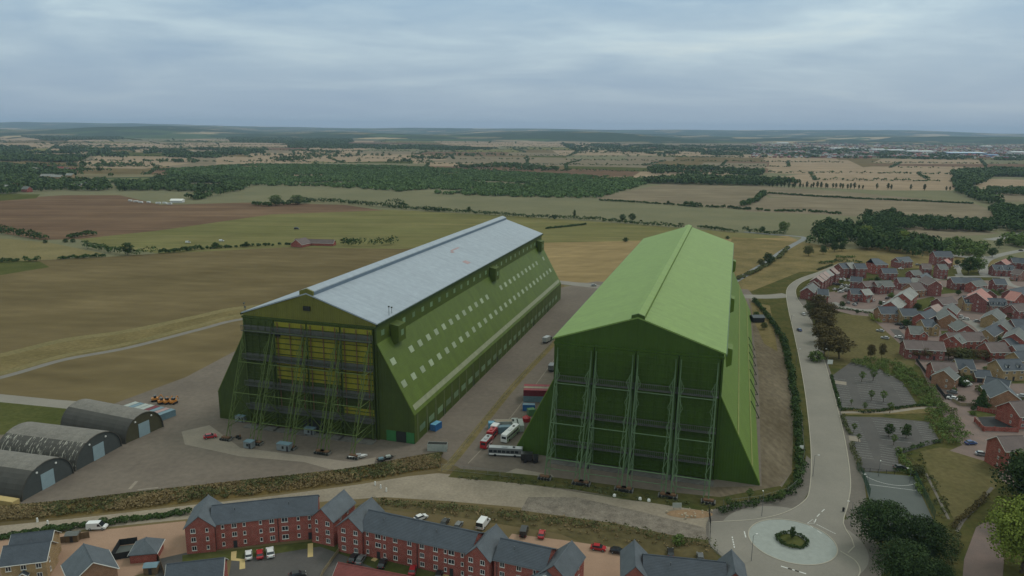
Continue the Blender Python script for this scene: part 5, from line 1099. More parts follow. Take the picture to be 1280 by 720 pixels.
hedge([(1196,668),(1190,700),(1180,740)], 1.4, 2.4, fo_olive, 'weedy edge beside the pale path', 17, leaf=.4, per=40)
fh = 'field hedges'
hedge([(480,259),(510,262),(555,265),(600,268),(640,271),(700,274),(745,276),(780,279),(810,282),(852,285)], 4.5, 6, fo_dark, 'long dark hedge across the fields behind the sheds', 20, fh, leaf=1.6, per=26)
hedge([(380,252),(420,254),(455,257),(480,259)], 6, 8, fo_dark, 'bushy hedge from the willows towards the right', 21, fh, leaf=2, per=26)
hedge([(486,258),(495,258),(508,260)], 9, 10, fo_dark, 'thick tree clump in the field hedge', 28, fh, leaf=2, per=40)
hedge([(532,264),(556,265)], 6, 8, fo_dark, 'short thick clump at the pale track', 29, fh, leaf=2, per=40)
hedge([(318,257),(335,258),(385,254)], 6, 8, fo_dark, 'hedge at the feet of the pale willows', 22, fh, leaf=2)
hedge([(-60,283),(0,291),(30,296),(56,300)], 7, 9, fo_dark, 'thick dark hedge at the left frame edge', 23, fh, leaf=1.8, per=34)
hedge([(86,298),(100,296),(118,294)], 5, 6, fo_dark, 'short hedge between soil and airfield', 24, fh, leaf=1.6)
hedge([(106,310),(125,313),(150,318),(175,319),(192,318)], 6, 7, fo_dark, 'dark hedge either side of the tall field tree', 25, fh, leaf=1.5, per=34)
hedge([(200,317),(228,315)], 4, 5, fo_dark, 'short hedge right of the tall field tree', 26, fh, leaf=1.4); hedge([(232,314),(248,312)], 3.5, 4.5, fo_dark, 'small hedge piece second right of the tall field tree', 27, fh, leaf=1.4); hedge([(254,312),(300,309),(365,306)], 2.5, 3, fo_dark, 'thin gappy hedge towards the clubhouse', 30, fh, leaf=1.2, gap=.4)
hedge([(75,324),(100,323),(130,321)], 2.8, 4, fo_dark, 'low hedge above the big brown field, right piece', 31, fh, leaf=1.2); hedge([(0,328),(22,327)], 3, 4, fo_dark, 'low hedge above the big brown field, left piece', 32, fh, leaf=1.2); hedge([(32,327),(48,327)], 3.6, 5, fo_dark, 'rounded hedge piece above the big brown field', 33, fh, leaf=1.2)
hedge([(430,307),(455,308),(475,308),(492,305)], 7, 10, fo_dark, 'dark thicket right of the clubhouse', 34, fh, leaf=1.5, per=50); hedge([(432,303),(445,303)], 4, 6, fo_dark, 'small thicket touching the clubhouse', 35, fh, leaf=1.4)
hedge([(875,285),(895,288),(918,291)], 4.5, 6, fo_dark, 'dark hedge right of the green roof', 36, fh, leaf=1.5, per=34); hedge([(930,290),(960,293),(978,294)], 5, 6, fo_dark, 'dark hedge at the country road junction', 37, fh, leaf=1.5, per=34)
hedge([(683,286),(710,283.5),(732,281)], 1.8, 3, fo_dark, 'thin dark line of brush in the airfield', 38, fh, leaf=1.2)
hedge([(750,251),(790,253),(835,256),(870,259)], 2.6, 4, fo_dark, 'thin hedge under the harrowed field', 39, fh, leaf=1.5, gap=.25); hedge([(856,257),(874,259)], 6, 8, fo_dark, 'bushy knot on the thin hedge', 40, fh, leaf=1.8); hedge([(872,259),(910,260),(925,262)], 3.6, 5, fo_dark, 'hedge end right of the bushy knot', 41, fh, leaf=1.6, gap=.2)
hedge([(930,262),(960,264),(1010,265),(1050,268)], 3.2, 5, fo_dark, 'long thin hedge across the right pastures', 42, fh, leaf=1.8, gap=.25); hedge([(960,242),(1020,246),(1080,249),(1150,252),(1215,255)], 2.6, 4, fo_dark, 'hairline hedge between two pink fields', 43, fh, leaf=1.8, gap=.1)
hedge([(928,258),(945,252),(955,243)], 7, 10, fo_dark, 'tree hedge curving up beside the harrowed field', 44, fh, leaf=2.4); hedge([(922,350),(945,340),(975,322),(985,310)], 2.2, 4, fo_olive, 'weedy verge hedge of the country road', 45, fh, leaf=1, gap=.2)
hedge([(1022,338),(1040,332)], 1.2, 2, fo_olive, 'low weeds at the road bend verge', 46, leaf=.8)
hedge([(1026,330),(1050,327),(1075,329)], 2.2, 6, fo_dark, 'bramble patch above the stepped row', 47, leaf=1, per=40); hedge([(1046,323),(1066,322)], 2.2, 6, fo_mid, 'bramble patch below the black wood', 48, leaf=1, per=40)
# garden plants scattered through the estate
rs = random.Random(5)
gx = []
for i in range(150):
    u = rs.uniform(1050, 1290); v = rs.uniform(345, 520)
    if v > 395 and u < 1100+(v-395)*.9: continue
    gx.append((u, v))
for i, (u, v) in enumerate(gx[:115]):
    T(u, v, rs.uniform(1.6, 4.2), rs.choice(['bush','bush_dark','bush_olive','dark']), 'small garden bush between the estate houses', 'garden bushes', 'bush', 'garden_bush')
# ring hedge and grass dome of the roundabout island
o = obj('roundabout_hedge', clump_mesh('roundabout_hedge', np.array(circ(C0, 3.9, 44)), .9, 1.1, fo_dark, 50, 40, .3), None, (0,0,Z0+.07)); tag(o, 'low dark ring hedge on the roundabout island', 'hedge')
o = MB().ring([[(x, y, 0) for x, y in circ((0,0), 3.7, 32)], [(x, y, .35) for x, y in circ((0,0), 2.2, 32)], [(x, y, .5) for x, y in circ((0,0), .6, 32)]], g_bright).build('roundabout_island', None, None, (C0[0], C0[1], Z0+.075)); o['kind'] = 'structure'

# ---- stuff: ground cover and woods
def in_poly(P, poly):
    x, y = P[:, 0], P[:, 1]; c = np.zeros(len(P), bool); n = len(poly)
    for i in range(n):
        x1, y1 = poly[i]; x2, y2 = poly[(i+1) % n]
        t = ((y1 > y) != (y2 > y)) & (x < (x2-x1)*(y-y1)/(y2-y1+1e-12)+x1); c ^= t
    return c
def scatter(px, dens, seed, world=False):
    poly = [gp(*q) for q in px] if not world else px; rs = np.random.RandomState(seed)
    xs = [p[0] for p in poly]; ys_ = [p[1] for p in poly]; area = (max(xs)-min(xs))*(max(ys_)-min(ys_)); n = int(area*dens)
    Q = np.stack([rs.uniform(min(xs), max(xs), n), rs.uniform(min(ys_), max(ys_), n)], 1); return Q[in_poly(Q, poly)]
def stuffobj(name, me, label, z=Z0):
    o = obj(name, me, None, (0, 0, z)); o['kind'] = 'stuff'; o['label'] = label; return o
def thin(pts, seed, keep):
    return pts[[vn(x*.01+seed, y*.01) > keep for x, y in pts]]
def vn(x, y): return .5+.25*(math.sin(x*1.7+1.3*math.sin(y*1.1))+math.sin(y*2.3+1.7*math.sin(x*.9)))
woods = [
 ([(195,213),(320,206),(480,208),(620,215),(760,222),(822,226),(790,236),(745,248),(620,246),(500,240),(400,233),(300,232),(240,226)], 1/80, 5, 9, fo_wood, 'broad dark green plantation behind the airfield', .12),
 ([(140,228),(230,221),(330,227),(300,238),(250,250),(160,247)], 1/80, 8, 10, fo_far, 'dark trees left of the plantation, behind the marquee', .42),
 ([(-60,203),(0,206),(70,212),(130,226),(140,240),(60,246),(0,243),(-60,242)], 1/110, 10, 10, fo_far, 'trees among the village roofs at the left edge', .35),
 ([(1005,303),(1032,284),(1085,292),(1130,300),(1188,318),(1150,323),(1080,313),(1020,309)], 1/60, 12, 10, fo_dark, 'black looking wood above the estate', .1),
 ([(1075,276),(1120,268),(1130,276),(1245,281),(1240,292),(1140,287),(1090,290)], 1/45, 9, 9, fo_dark, 'dense tree belt beyond the allotment ground', 0),
 ([(1240,262),(1330,265),(1330,300),(1250,288)], 1/60, 10, 10, fo_dark, 'trees at the right edge beyond the far road', .15),
 ([(1250,300),(1330,300),(1330,312),(1262,312)], 1/60, 9, 9, fo_mid, 'trees at the right edge above the estate', .1),
 ([(1150,312),(1190,306),(1235,312),(1225,322),(1180,322)], 1/45, 8, 8, fo_mid, 'trees right of the black wood', .2),
 ([(800,229),(860,224),(960,228),(1000,230),(960,233),(850,231)], 1/60, 13, 10, fo_far, 'tree belt beyond the harrowed field', 0),
 ([(808,211),(870,211),(955,216),(950,220),(870,219),(815,218)], 1/150, 12, 12, fo_far, 'scattered trees left of the pale wheat field', .45),
 ([(1190,217),(1240,213),(1330,215),(1330,222),(1240,221),(1225,232),(1200,232)], 1/70, 12, 11, fo_far, 'thick hook shaped tree belt at the right', 0),
 ([(1190,225),(1208,228),(1215,240),(1245,251),(1255,258),(1225,253),(1195,240)], 1/60, 12, 10, fo_far, 'tail of the hook shaped tree belt', 0),
 ([(1228,238),(1330,240),(1330,246),(1235,244)], 1/60, 10, 9, fo_far, 'tree belt at the right edge above the pink field', 0),
 ([(0,167),(30,165),(140,167),(155,174),(60,176)], 1/900, 13, 26, fo_far, 'distant wood at the upper left', 0),
 ([(275,166),(440,166),(440,178),(420,181),(290,178)], 1/900, 13, 26, fo_far, 'distant green wooded hill foot left of centre', .0),
 ([(360,180),(560,183),(640,188),(540,188),(360,185)], 1/500, 10, 18, fo_far, 'distant tree belt above the plantation', .5),
 ([(700,180),(980,184),(1280,196),(1280,201),(960,197),(720,190)], 1/600, 10, 18, fo_far, 'distant tree belt in front of the town', .66),
 ([(0,184),(180,186),(330,187),(330,198),(230,199),(110,196),(0,195)], 1/480, 11, 18, fo_far, 'distant trees between tan strips at the left', .66),
 ([(0,196),(110,197),(95,203),(0,203)], 1/200, 12, 16, fo_far, 'dark tree strip above the village', .2),
 ([(560,210),(640,206),(700,212),(690,214)], 1/300, 10, 12, fo_far, 'thin copse in the brown field strip', .3),
]
for i, (px, dens, h, w_, m, lab, thr) in enumerate(woods):
    pts = thin(scatter(px, dens, 100+i), i, thr)
    if not len(pts): continue
    far_ = px[0][1] < 235
    stuffobj('woodland', clump_mesh('woodland', pts, h, w_, m, 200+i, 22 if far_ else 70, w_*(.42 if far_ else .22), rag=.3), lab)
# hedgerows and hedge trees of the far fields: nobody could count them
rs2 = np.random.RandomState(3); acc = []
for (a_, b_) in HEDGE_LINES:
    n = max(2, int(math.dist(a_, b_)/9)); t = np.linspace(0, 1, n)[:, None]; p = np.array(a_)*(1-t)+np.array(b_)*t+rs2.normal(size=(n, 2))*1.5; acc.append(p[rs2.rand(n) > rs2.uniform(.05, .5)])
for i in range(60):
    u = rs2.uniform(-60, 1340); v = 168+rs2.beta(1.3, 1.6)*62
    if v > (198 if u > 560 else 203) and u > 150: continue
    x, y = gp(u, v); a = (.12+rs2.normal()*.05) if rs2.rand() < .72 else (1.6+rs2.normal()*.12); ln = rs2.uniform(100, 420)*(y/3000)**.4; n = max(3, int(ln/11)); t = np.arange(n)*11.-ln/2
    p = np.stack([x+np.cos(a)*t, y+np.sin(a)*t], 1)+rs2.normal(size=(n, 2))*2; acc.append(p[rs2.rand(n) > .35])
far_l = np.concatenate(acc); stuffobj('far_hedgerows', clump_mesh('far_hedgerows', far_l, 4.5, 9, fo_far, 61, 14, 3.4, rag=.8), 'hedgerows and hedge trees threading the far fields')
rs2 = np.random.RandomState(9); acc = []
for i in range(150):
    u = rs2.uniform(-60, 1340); v = 163+rs2.beta(1.5, 1.3)*60
    if v > (196 if u > 560 else 203) and u > 150: continue
    x, y = gp(u, max(166.5+(u-640)*.0088, v)); s = rs2.uniform(15, 60)*(y/3000)**.5; n = int(rs2.uniform(5, 30)); acc.append(np.stack([x+rs2.normal(size=n)*s*1.6, y+rs2.normal(size=n)*s], 1))
stuffobj('far_copses', clump_mesh('far_copses', np.concatenate(acc), 10, 14, fo_far, 62, 16, 5.5, rag=.4), 'small copses dotted over the far fields')
# loose poplar row
pg = 'poplars standing in a loose row'
for i in range(44):
    u = 962+i*4.6+rnd.uniform(-1.5, 1.5) if i < 26 else 1085+(i-26)*6+rnd.uniform(-2, 2)
    if 1082 < u < 1092 or (u > 1100 and rnd.random() < .55): continue
    T(u, 234+(u-962)*.022+rnd.uniform(-.5, .5), rnd.uniform(9, 15), 'column', 'slim dark poplar in the loose row along the far lane', pg, wx=1.2)
# shrubbery of the car parks, dry growth on the bank, weeds
stuffobj('shrubbery', clump_mesh('shrubbery', scatter([(1064,455),(1075,450),(1120,455),(1142,468),(1165,487),(1188,520),(1212,545),(1200,556),(1185,558),(1165,540),(1150,507),(1128,480),(1100,466),(1075,462)], .28, 70), 2.2, 2.6, fo_mid, 71, 44, .42, rag=.5), 'dense green shrubs round the car parks')
stuffobj('shrubbery', clump_mesh('shrubbery', scatter([(1130,470),(1150,478),(1200,522),(1190,530),(1160,500)], .16, 72), 1.8, 2.4, fo_olive, 73, 36, .4, rag=.5), 'olive shrubs behind the car yard wall')
bank_lo = [(-60,662),(0,653),(100,645),(230,630),(330,619),(450,603),(510,592),(548,586)]; bank_hi = [(-60,645),(0,638),(60,632),(160,620),(300,604),(430,590),(520,573),(552,568)]
lo = smooth_line([gp(*q) for q in bank_lo], 6); hi = smooth_line([gp(*q) for q in bank_hi], 6)
mb = MB(); secs = []
for a, b in zip(lo, hi):
    a = Vector(a); b = Vector(b); secs.append([(a.x, a.y, 0), (*(a.lerp(b, .3)), 1.6), (*(a.lerp(b, .6)), 2.1), (b.x, b.y, 0)])
mb.ring(secs, grass('bank_soil', P(78,66,42), P(104,88,54), .1)); o = mb.build('embankment', None, None, (0,0,Z0+.01)); o['kind'] = 'structure'
rs3 = np.random.RandomState(4); bp_ = []
for a, b in zip(lo, lo[1:]):
    pass
n = 5200; kk = rs3.uniform(0, len(lo)-1.001, n); tt = rs3.uniform(.06, .95, n); bp3 = []
for k_, t_ in zip(kk, tt):
    i = int(k_); f = k_-i; a = Vector(lo[i]).lerp(Vector(lo[i+1]), f); b = Vector(hi[i]).lerp(Vector(hi[i+1]), f); p = a.lerp(b, t_); zz = np.interp(t_, [0, .3, .6, 1], [0, 1.6, 2.1, 0]); bp3.append((p.x, p.y, zz))
bp3 = np.array(bp3)
for m, fr, seed, lab in ((fo_dry, .5, 81, 'pale dry grass and stalks on the bank'), (fo_olive, .85, 82, 'green brown bramble on the bank'), (fo_brown, 1.0, 83, 'dead brown docks on the bank')):
    lo_ = {.5: 0, .85: .5, 1.0: .85}[fr]; q = np.array([vn(x*.11+3, y*.15) for x, y, _ in bp3])+rs3.normal(size=n)*.14; th = np.quantile(q, [lo_, fr]); sel = bp3[(q >= th[0]) & (q <= th[1])]
    r = np.ones((len(sel), 3))*np.array([.8,.8,.42]); C, Nn, sz = lobes(np.random.RandomState(seed), sel+np.array([0,0,.2]), r, 14, .42); stuffobj('bank_growth', quads_mesh('bank_growth', C, Nn, sz, m, seed), lab, Z0+.01)
for px, dn, m, lab in (([(470,628),(640,638),(770,656),(885,681),(890,692),(780,680),(650,655),(520,640)], .22, fo_dry, 'dry tufts behind the apartment blocks'), ([(560,598),(640,605),(720,614),(800,628),(885,641),(900,636),(800,616),(700,602),(640,596)], .3, fo_olive, 'rough tufts under the right shed door gear'), ([(1125,570),(1150,566),(1190,640),(1175,655),(1150,610)], .3, fo_olive, 'tufts beside the green court fence')):
    p = scatter(px, dn, 90); stuffobj('tufts', clump_mesh('tufts', p, .6, 1.3 if dn > .1 else 3, m, 91, 10, .45 if dn > .1 else 1, rag=.5), lab)
# ------------------------------------------------------------------ vehicles, containers and street furniture
tyre = mat('tyre_rubber', (.015,.015,.016,1), rough=.9, var=.1); cglass = mat('car_glass', (.02,.025,.03,1), rough=.1, var=0, spec=.6); lampw = mat('lamp_glass', (.6,.6,.58,1), rough=.2, var=.02); lampr = mat('tail_lamp', (.3,.02,.02,1), rough=.3, var=.02)
def paint(name, c, rough=.3): return mat(name, c, rough=rough, var=.05, scale=.8, spec=.5)
PC = dict(white=paint('white_paint', (.6,.6,.6,1)), silver=paint('silver_paint', (.32,.33,.34,1)), black=paint('black_paint', (.018,.018,.02,1)), red=paint('red_paint', (.33,.02,.025,1)), blue=paint('blue_paint', (.03,.07,.2,1)), grey=paint('grey_paint', (.12,.125,.13,1)), bright=paint('bright_blue_paint', (.04,.16,.42,1)), green=paint('green_paint', (.12,.22,.1,1)), yellow=paint('yellow_paint', (.45,.33,.08,1)))
CM = {}
def car_proto(col, kind='car'):
    if (col, kind) in CM: return CM[(col, kind)]
    p = PC[col]; d = {}
    if kind == 'car':
        low = [(-2.1,.35),(-2.15,.75),(-1.9,.95),(1.15,.98),(2.0,.82),(2.12,.55),(2.05,.3)]; top = [(-1.75,.95),(-1.35,1.42),(.35,1.45),(1.1,.97)]; W = .88; tw = .7; wr = .33; wx_ = (-1.3, 1.3)
    elif kind == 'van':
        low = [(-2.6,.4),(-2.65,1.0),(1.4,1.05),(2.35,1.0),(2.6,.7),(2.55,.35)]; top = [(-2.6,1.0),(-2.55,2.05),(.9,2.1),(1.75,1.04)]; W = .98; tw = .9; wr = .36; wx_ = (-1.6, 1.7)
    b = MB()
    def slab(prof, w0, w1): return [[(x, -w0 if z < 1 else -w1, z) for x, z in prof], [(x, w0 if z < 1 else w1, z) for x, z in prof]]
    b.ring(slab(low, W, W*.96), p); d['body'] = b
    t = MB()
    n_ = len(top); s0 = [(x, -(W-.04 if k in (0, n_-1) else tw), z) for k, (x, z) in enumerate(top)]; s1 = [(x, -y, z) for x, y, z in s0]
    t.add(s0+s1, [tuple(range(n_)), tuple(range(n_, 2*n_))[::-1]], cglass if kind == 'car' else p)
    t.add([s0[0], s0[1], s1[1], s1[0]], [(0,1,2,3)], cglass); t.add([s0[2], s0[3], s1[3], s1[2]], [(0,1,2,3)], cglass)
    d['cabin'] = t
    r = MB(); r.add([s0[1], s0[2], s1[2], s1[1]]+[(v[0], v[1], v[2]+.05) for v in (s0[1], s0[2], s1[2], s1[1])], [(0,3,2,1),(4,5,6,7),(0,1,5,4),(1,2,6,5),(2,3,7,6),(3,0,4,7)], p); d['car_roof'] = r
    if kind == 'van':
        for s in (-1, 1): d.setdefault('side_window', MB()).add([(.35, s*.965, 1.15), (1.45, s*.975, 1.12), (.95, s*.93, 1.85), (.4, s*.93, 1.85)], [(0,1,2,3)], cglass)
    me = {k: v.mesh(k) for k, v in d.items()}
    me['wheel'] = MB().tube((0, -.1, 0), (0, .1, 0), wr, tyre, 14).tube((0, -.12, 0), (0, .12, 0), wr*.5, PC['silver'], 10).mesh('wheel')
    me['headlight'] = MB().box(-.06, .04, -.16, .16, -.08, .08, lampw).mesh('headlight'); me['tail_light'] = MB().box(-.04, .06, -.14, .14, -.1, .1, lampr).mesh('tail_light')
    CM[(col, kind)] = (me, W, wr, wx_, low); return CM[(col, kind)]
def car(u, v, ang, col, label, kind='car', group=None, z=.1, s=1.0, world=None):
    """ang: heading in degrees, 0 = +X, 90 = away from the camera"""
    me, W, wr, wx_, low = car_proto(col, kind); x, y = gp(u, v)
    root = thing('parked_car' if kind == 'car' else 'van', label, kind, (x, y, Z0+z), math.radians(ang), group); root.scale = (s, s, s)
    obj('body', me['body'], root); c = obj('cabin', me['cabin'], root); obj('roof_panel', me['car_roof'], root)
    if 'side_window' in me: obj('side_windows', me['side_window'], root)
    for xx in wx_:
        for sy in (-1, 1): obj('wheel', me['wheel'], root, (xx, sy*(W-.08), wr))
    for sy in (-1, 1): obj('headlight', me['headlight'], root, (low[-2][0]-.03, sy*(W-.22), .72)); obj('tail_light', me['tail_light'], root, (low[1][0]+.03, sy*(W-.2), .8))
    return root
car(311,697,110,'white','small white car nearest the leftmost apartment door'); car(325,696,110,'red','red car between the two white ones at the apartments'); car(338,694,112,'white','white people carrier right of the red car at the apartments', s=1.12)
car(372,722,20,'black','black car at the bottom of the apartment parking area'); car(442,701,80,'black','black car beside the buff path of the longest block'); car(451,703,80,'grey','grey car right of the black one beside the buff path')
car(478,708,85,'black','dark car under the lawn of the longest block'); car(516,716,88,'red','red car under the middle of the longest block'); car(549,722,85,'black','dark car by the second door of the longest block')
car(748,688,-15,'red','red hatchback on the orange paving'); car(772,692,-15,'black','black car right of the red hatchback on the orange paving')
car(122,662,5,'white','white panel van on the orange paving', 'van', s=1.02); car(604,658,70,'white','white van standing behind the gabled end of the longest block','van', s=1.15); car(526,650,40,'white','white car behind the roof of the longest block'); car(677,671,80,'red','red car behind the roof of the shorter block'); car(556,656,75,'black','dark car behind the longest block'); car(573,660,75,'grey','grey car behind the longest block'); car(655,668,80,'black','black van left of the red car behind the shorter block','van'); car(838,694,80,'black','dark car behind the bottom edge roof'); car(875,700,80,'grey','grey car behind the bottom edge roof')
car(263,548,25,'red','dark red car on the concrete slab beside the left shed', s=1.1); car(1213,556,8,'blue','blue car on the pink paving by the lawn'); car(1227,570,-20,'silver','silver and black car on the pink paving by the lawn'); car(1125,587,0,'black','black car alone in the lower car park')
car(1004,394,85,'white','white car on the main road near the bend'); car(999,414,90,'blue','blue grey car on the main road below the white one', ); car(742,358,10,'silver','silver car on the far road behind the sheds')
cg = 'cars parked about the estate'
names = [('white','by the carport'),('silver','left of the carport'),('white','at the front of the packed courtyard'),('white','under the stepped row'),('grey','beside the small slate house'),('white','opposite the small slate house'),('black','on the pink yard by the light roof'),('white','on the pink lane near the stepped grey roofs'),('black','at the foot of the stepped grey roofs'),('black','second at the foot of the stepped grey roofs'),('white','third at the foot of the stepped grey roofs'),('black','outside the buff slate fronted house'),('silver','at the left of the triangular pink yard'),('silver','second at the left of the triangular pink yard'),('white','at the right of the triangular pink yard'),('white','left of the mansard house yard'),('white','second in the mansard house yard'),('silver','near the red bay in the mansard yard'),('white','in the far yard left'),('white','in the far yard right'),('white','beside the great dark tree'),('white','on the garage drive by the buff slate house'),('black','on the garage drive beside the white van'),('grey','in the walled car yard, upper'),('white','in the walled car yard, lower'),('black','in the walled car yard, middle'),('silver','at the purple yard on the right edge'),('black','near the hedge of the rose house'),('silver','by the red garage'),('white','in the rear court of the red blocks'),('grey','in the rear court, right'),('black','on the far right lane'),('silver','on the terrace side road')]
pos = [(1065,357),(1054,350),(1058,362),(1045,350),(1060,380),(1051,366),(1070,380),(1091,377),(1109,374),(1113,371),(1105,380),(1123,407),(1100,415),(1106,424),(1123,423),(1200,397),(1207,400),(1221,403),(1126,337),(1137,333),(1195,334),(1207,483),(1204,480),(1190,492),(1190,500),(1186,497),(1276,497),(1128,411),(1068,382),(1052,360),(1147,332),(1276,314),(1232,425)]
an = [20,75,10,60,80,10,75,40,45,45,40,160,140,140,140,150,150,0,10,10,0,10,10,140,140,140,160,30,90,45,0,10,150]
for (c, l), (u, v), a in zip(names, pos, an): car(u, v, a, c, c+' car '+l+' on the estate', group=cg)
car(1207,482,5,'white','white van outside the gabled bay house on the estate','van')
for i in range(16):
    u = 1040+(i%6)*5.2+(i//6)*2; v = 349+(i//6)*7+(i%6)*.7
    car(u, v, rnd.choice([20,80,75]), rnd.choice(['white','silver','black','grey','white','blue']), 'small car in the packed rows of the courtyard behind the stepped townhouses', group='cars in the packed courtyard')
# ---- long vehicles between the sheds
def bus(u, v, ang, ln, label, body, roofc, cat='bus', h=3.1, name='bus', stripe=None):
    x, y = gp(u, v); root = thing(name, label, cat, (x, y, Z0+.06), math.radians(ang)); W = 1.25
    MB().prism_x([(-W,.35),(W,.35),(W,1.35),(W*.98,2.6),(W*.9,h),(-W*.9,h),(-W*.98,2.6),(-W,1.35)], -ln/2, ln/2, body).build('body', None, root)
    MB().box(-ln/2+.15, ln/2-.15, -W*.9, W*.9, h+.01, h+.12, roofc).build('roof_panel', None, root)
    for s in (-1, 1):
        n = int(ln/1.6)
        for i in range(n): MB().box(-.62, .62, -.02, .02, -.45, .45, cglass).build('window', None, root, (-ln/2+.9+i*(ln-1.4)/n, s*(W+.02), 1.95))
        for xx in (-ln/2+2.4, ln/2-2.6): MB().tube((xx, s*(W-.28), .5), (xx, s*(W+.03), .5), .5, tyre, 14).build('wheel', None, root)
    MB().box(ln/2, ln/2+.04, -W*.85, W*.85, 1.2, 2.7, cglass).build('windscreen', None, root); MB().box(-ln/2-.04, -ln/2, -W*.7, W*.7, 1.6, 2.5, cglass).build('rear_window', None, root)
    MB().box(-1.4, .6, -.5, .5, h+.13, h+.38, roofc).build('roof_hatch', None, root); MB().box(ln/4-.5, ln/4+.4, -.4, .4, h+.13, h+.3, dark).build('roof_fan', None, root)
    if stripe:
        for s in (-1, 1): MB().box(-ln/2+.3, ln/2-.3, s*(W+.01)-.015, s*(W+.01)+.015, .7, 1.15, stripe).build('side_stripe', None, root)
    return root
bus(638,547,66,12,'white bus parked at an angle against the right shed', PC['white'], PC['white'], stripe=PC['green'])
bus(632,570,-6,12,'dark sided bus with pale roof parked across the front of the rank', PC['grey'], PC['silver'], stripe=PC['white'])
bus(608,558,71,6.5,'red fire engine with pale roof panel, front of two', PC['red'], PC['silver'], 'fire engine', 3.0, 'fire_engine', PC['white'])
bus(615,547,71,5.5,'red fire engine directly behind the first one', PC['red'], PC['red'], 'fire engine', 3.0, 'fire_engine')
def lorry(u, v, ang, label, cab, box_, ln=7):
    x, y = gp(u, v); root = thing('box_lorry', label, 'lorry', (x, y, Z0+.06), math.radians(ang))
    MB().prism_x([(-1.2,.5),(1.2,.5),(1.2,1.5),(1.1,2.5),(-1.1,2.5),(-1.2,1.5)], ln/2-1.8, ln/2, cab).build('cab', None, root); MB().box(ln/2, ln/2+.04, -1, 1, 1.4, 2.3, cglass).build('windscreen', None, root)
    MB().box(-ln/2, ln/2-2, -1.25, 1.25, .95, 3.3, box_).build('box_body', None, root); MB().box(-ln/2, ln/2-.5, -.5, .5, .6, .9, dark).build('chassis', None, root)
    for xx in (-ln/2+1.5, ln/2-1.2):
        for s in (-1, 1): MB().tube((xx, s*.95, .48), (xx, s*1.22, .48), .48, tyre, 14).build('wheel', None, root)
    return root
lorry(620,540,70,'small truck with a white flat cover behind the fire engines', PC['black'], PC['white'], 5.5)
lorry(662,578,-4,'low dark lorry right of the dark bus at the shed corner', PC['black'], PC['black'], 6)
lorry(690,463,75,'dark lorry parked above the red containers', PC['black'], PC['grey'], 7)
lorry(684,428,60,'flatbed truck with white sacks between the sheds', PC['black'], PC['silver'], 7)
lorry(687,370,60,'small blue truck at the far end of the left shed', PC['bright'], PC['bright'], 6)
# ---- shipping containers
def cont(u, v, ang, ln, label, m, group='shipping containers', z=0, world=None, roofm=None):
    x, y = world if world else gp(u, v); root = thing('shipping_container', label, 'container', (x, y, Z0+.03+z), math.radians(ang), group); h = 2.6; W = 1.22
    b = MB().box(-ln/2+.06, ln/2-.06, -W+.06, W-.06, .1, h-.06, m)
    for i in range(int(ln/.5)):
        xx = -ln/2+.3+i*.5; b.box(xx, xx+.25, -W, -W+.055, .2, h-.2, m); b.box(xx, xx+.25, W-.055, W, .2, h-.2, m)
    b.build('body', None, root)
    f = MB()
    for xx in (-ln/2, ln/2-.12):
        for yy in (-W-.02, W-.1): f.box(xx-.01, xx+.13, yy, yy+.12, 0, h, m)
    for yy in (-W-.02, W-.1): f.box(-ln/2+.12, ln/2-.12, yy, yy+.12, h-.12, h+.01, m); f.box(-ln/2+.12, ln/2-.12, yy, yy+.12, 0, .13, m)
    f.build('corner_frame', None, root); MB().box(-ln/2+.1, ln/2-.1, -W+.12, W-.12, h-.05, h-.01, roofm or m).build('roof_sheet', None, root)
    d_ = MB().box(-ln/2-.03, -ln/2+.02, -W+.1, -.02, .15, h-.15, m); d_.box(-ln/2-.03, -ln/2+.02, .02, W-.1, .15, h-.15, m)
    dd = d_.build('end_doors', None, root); lb = MB()
    for yy in (-.8,-.3,.3,.8): lb.tube((-ln/2-.06, yy, .2), (-ln/2-.06, yy, h-.2), .025, PC['silver'], 5)
    lb.build('lock_bars', None, dd)
    return root
c_w = mat('white_container', (.36,.38,.36,1), rough=.6, col2=(.25,.28,.26,1), scale=.4); c_b = mat('blue_grey_container', (.13,.2,.24,1), rough=.6, var=.15, scale=.4); c_r = mat('red_container', (.24,.04,.05,1), rough=.6, var=.2, scale=.4); c_p = mat('pink_container', (.30,.2,.19,1), rough=.6, var=.15, scale=.4); c_t = mat('tan_container', (.24,.2,.15,1), rough=.7, var=.15, scale=.4); c_y = mat('yellow_container', (.40,.30,.13,1), rough=.7, var=.12, scale=.4); c_bl = mat('bright_blue_container', (.03,.12,.3,1), rough=.5, var=.1, scale=.5); c_lb = mat('light_blue_container', (.12,.3,.42,1), rough=.5, var=.1, scale=.5); c_dr = mat('dark_red_container', (.14,.02,.03,1), rough=.6, var=.15)
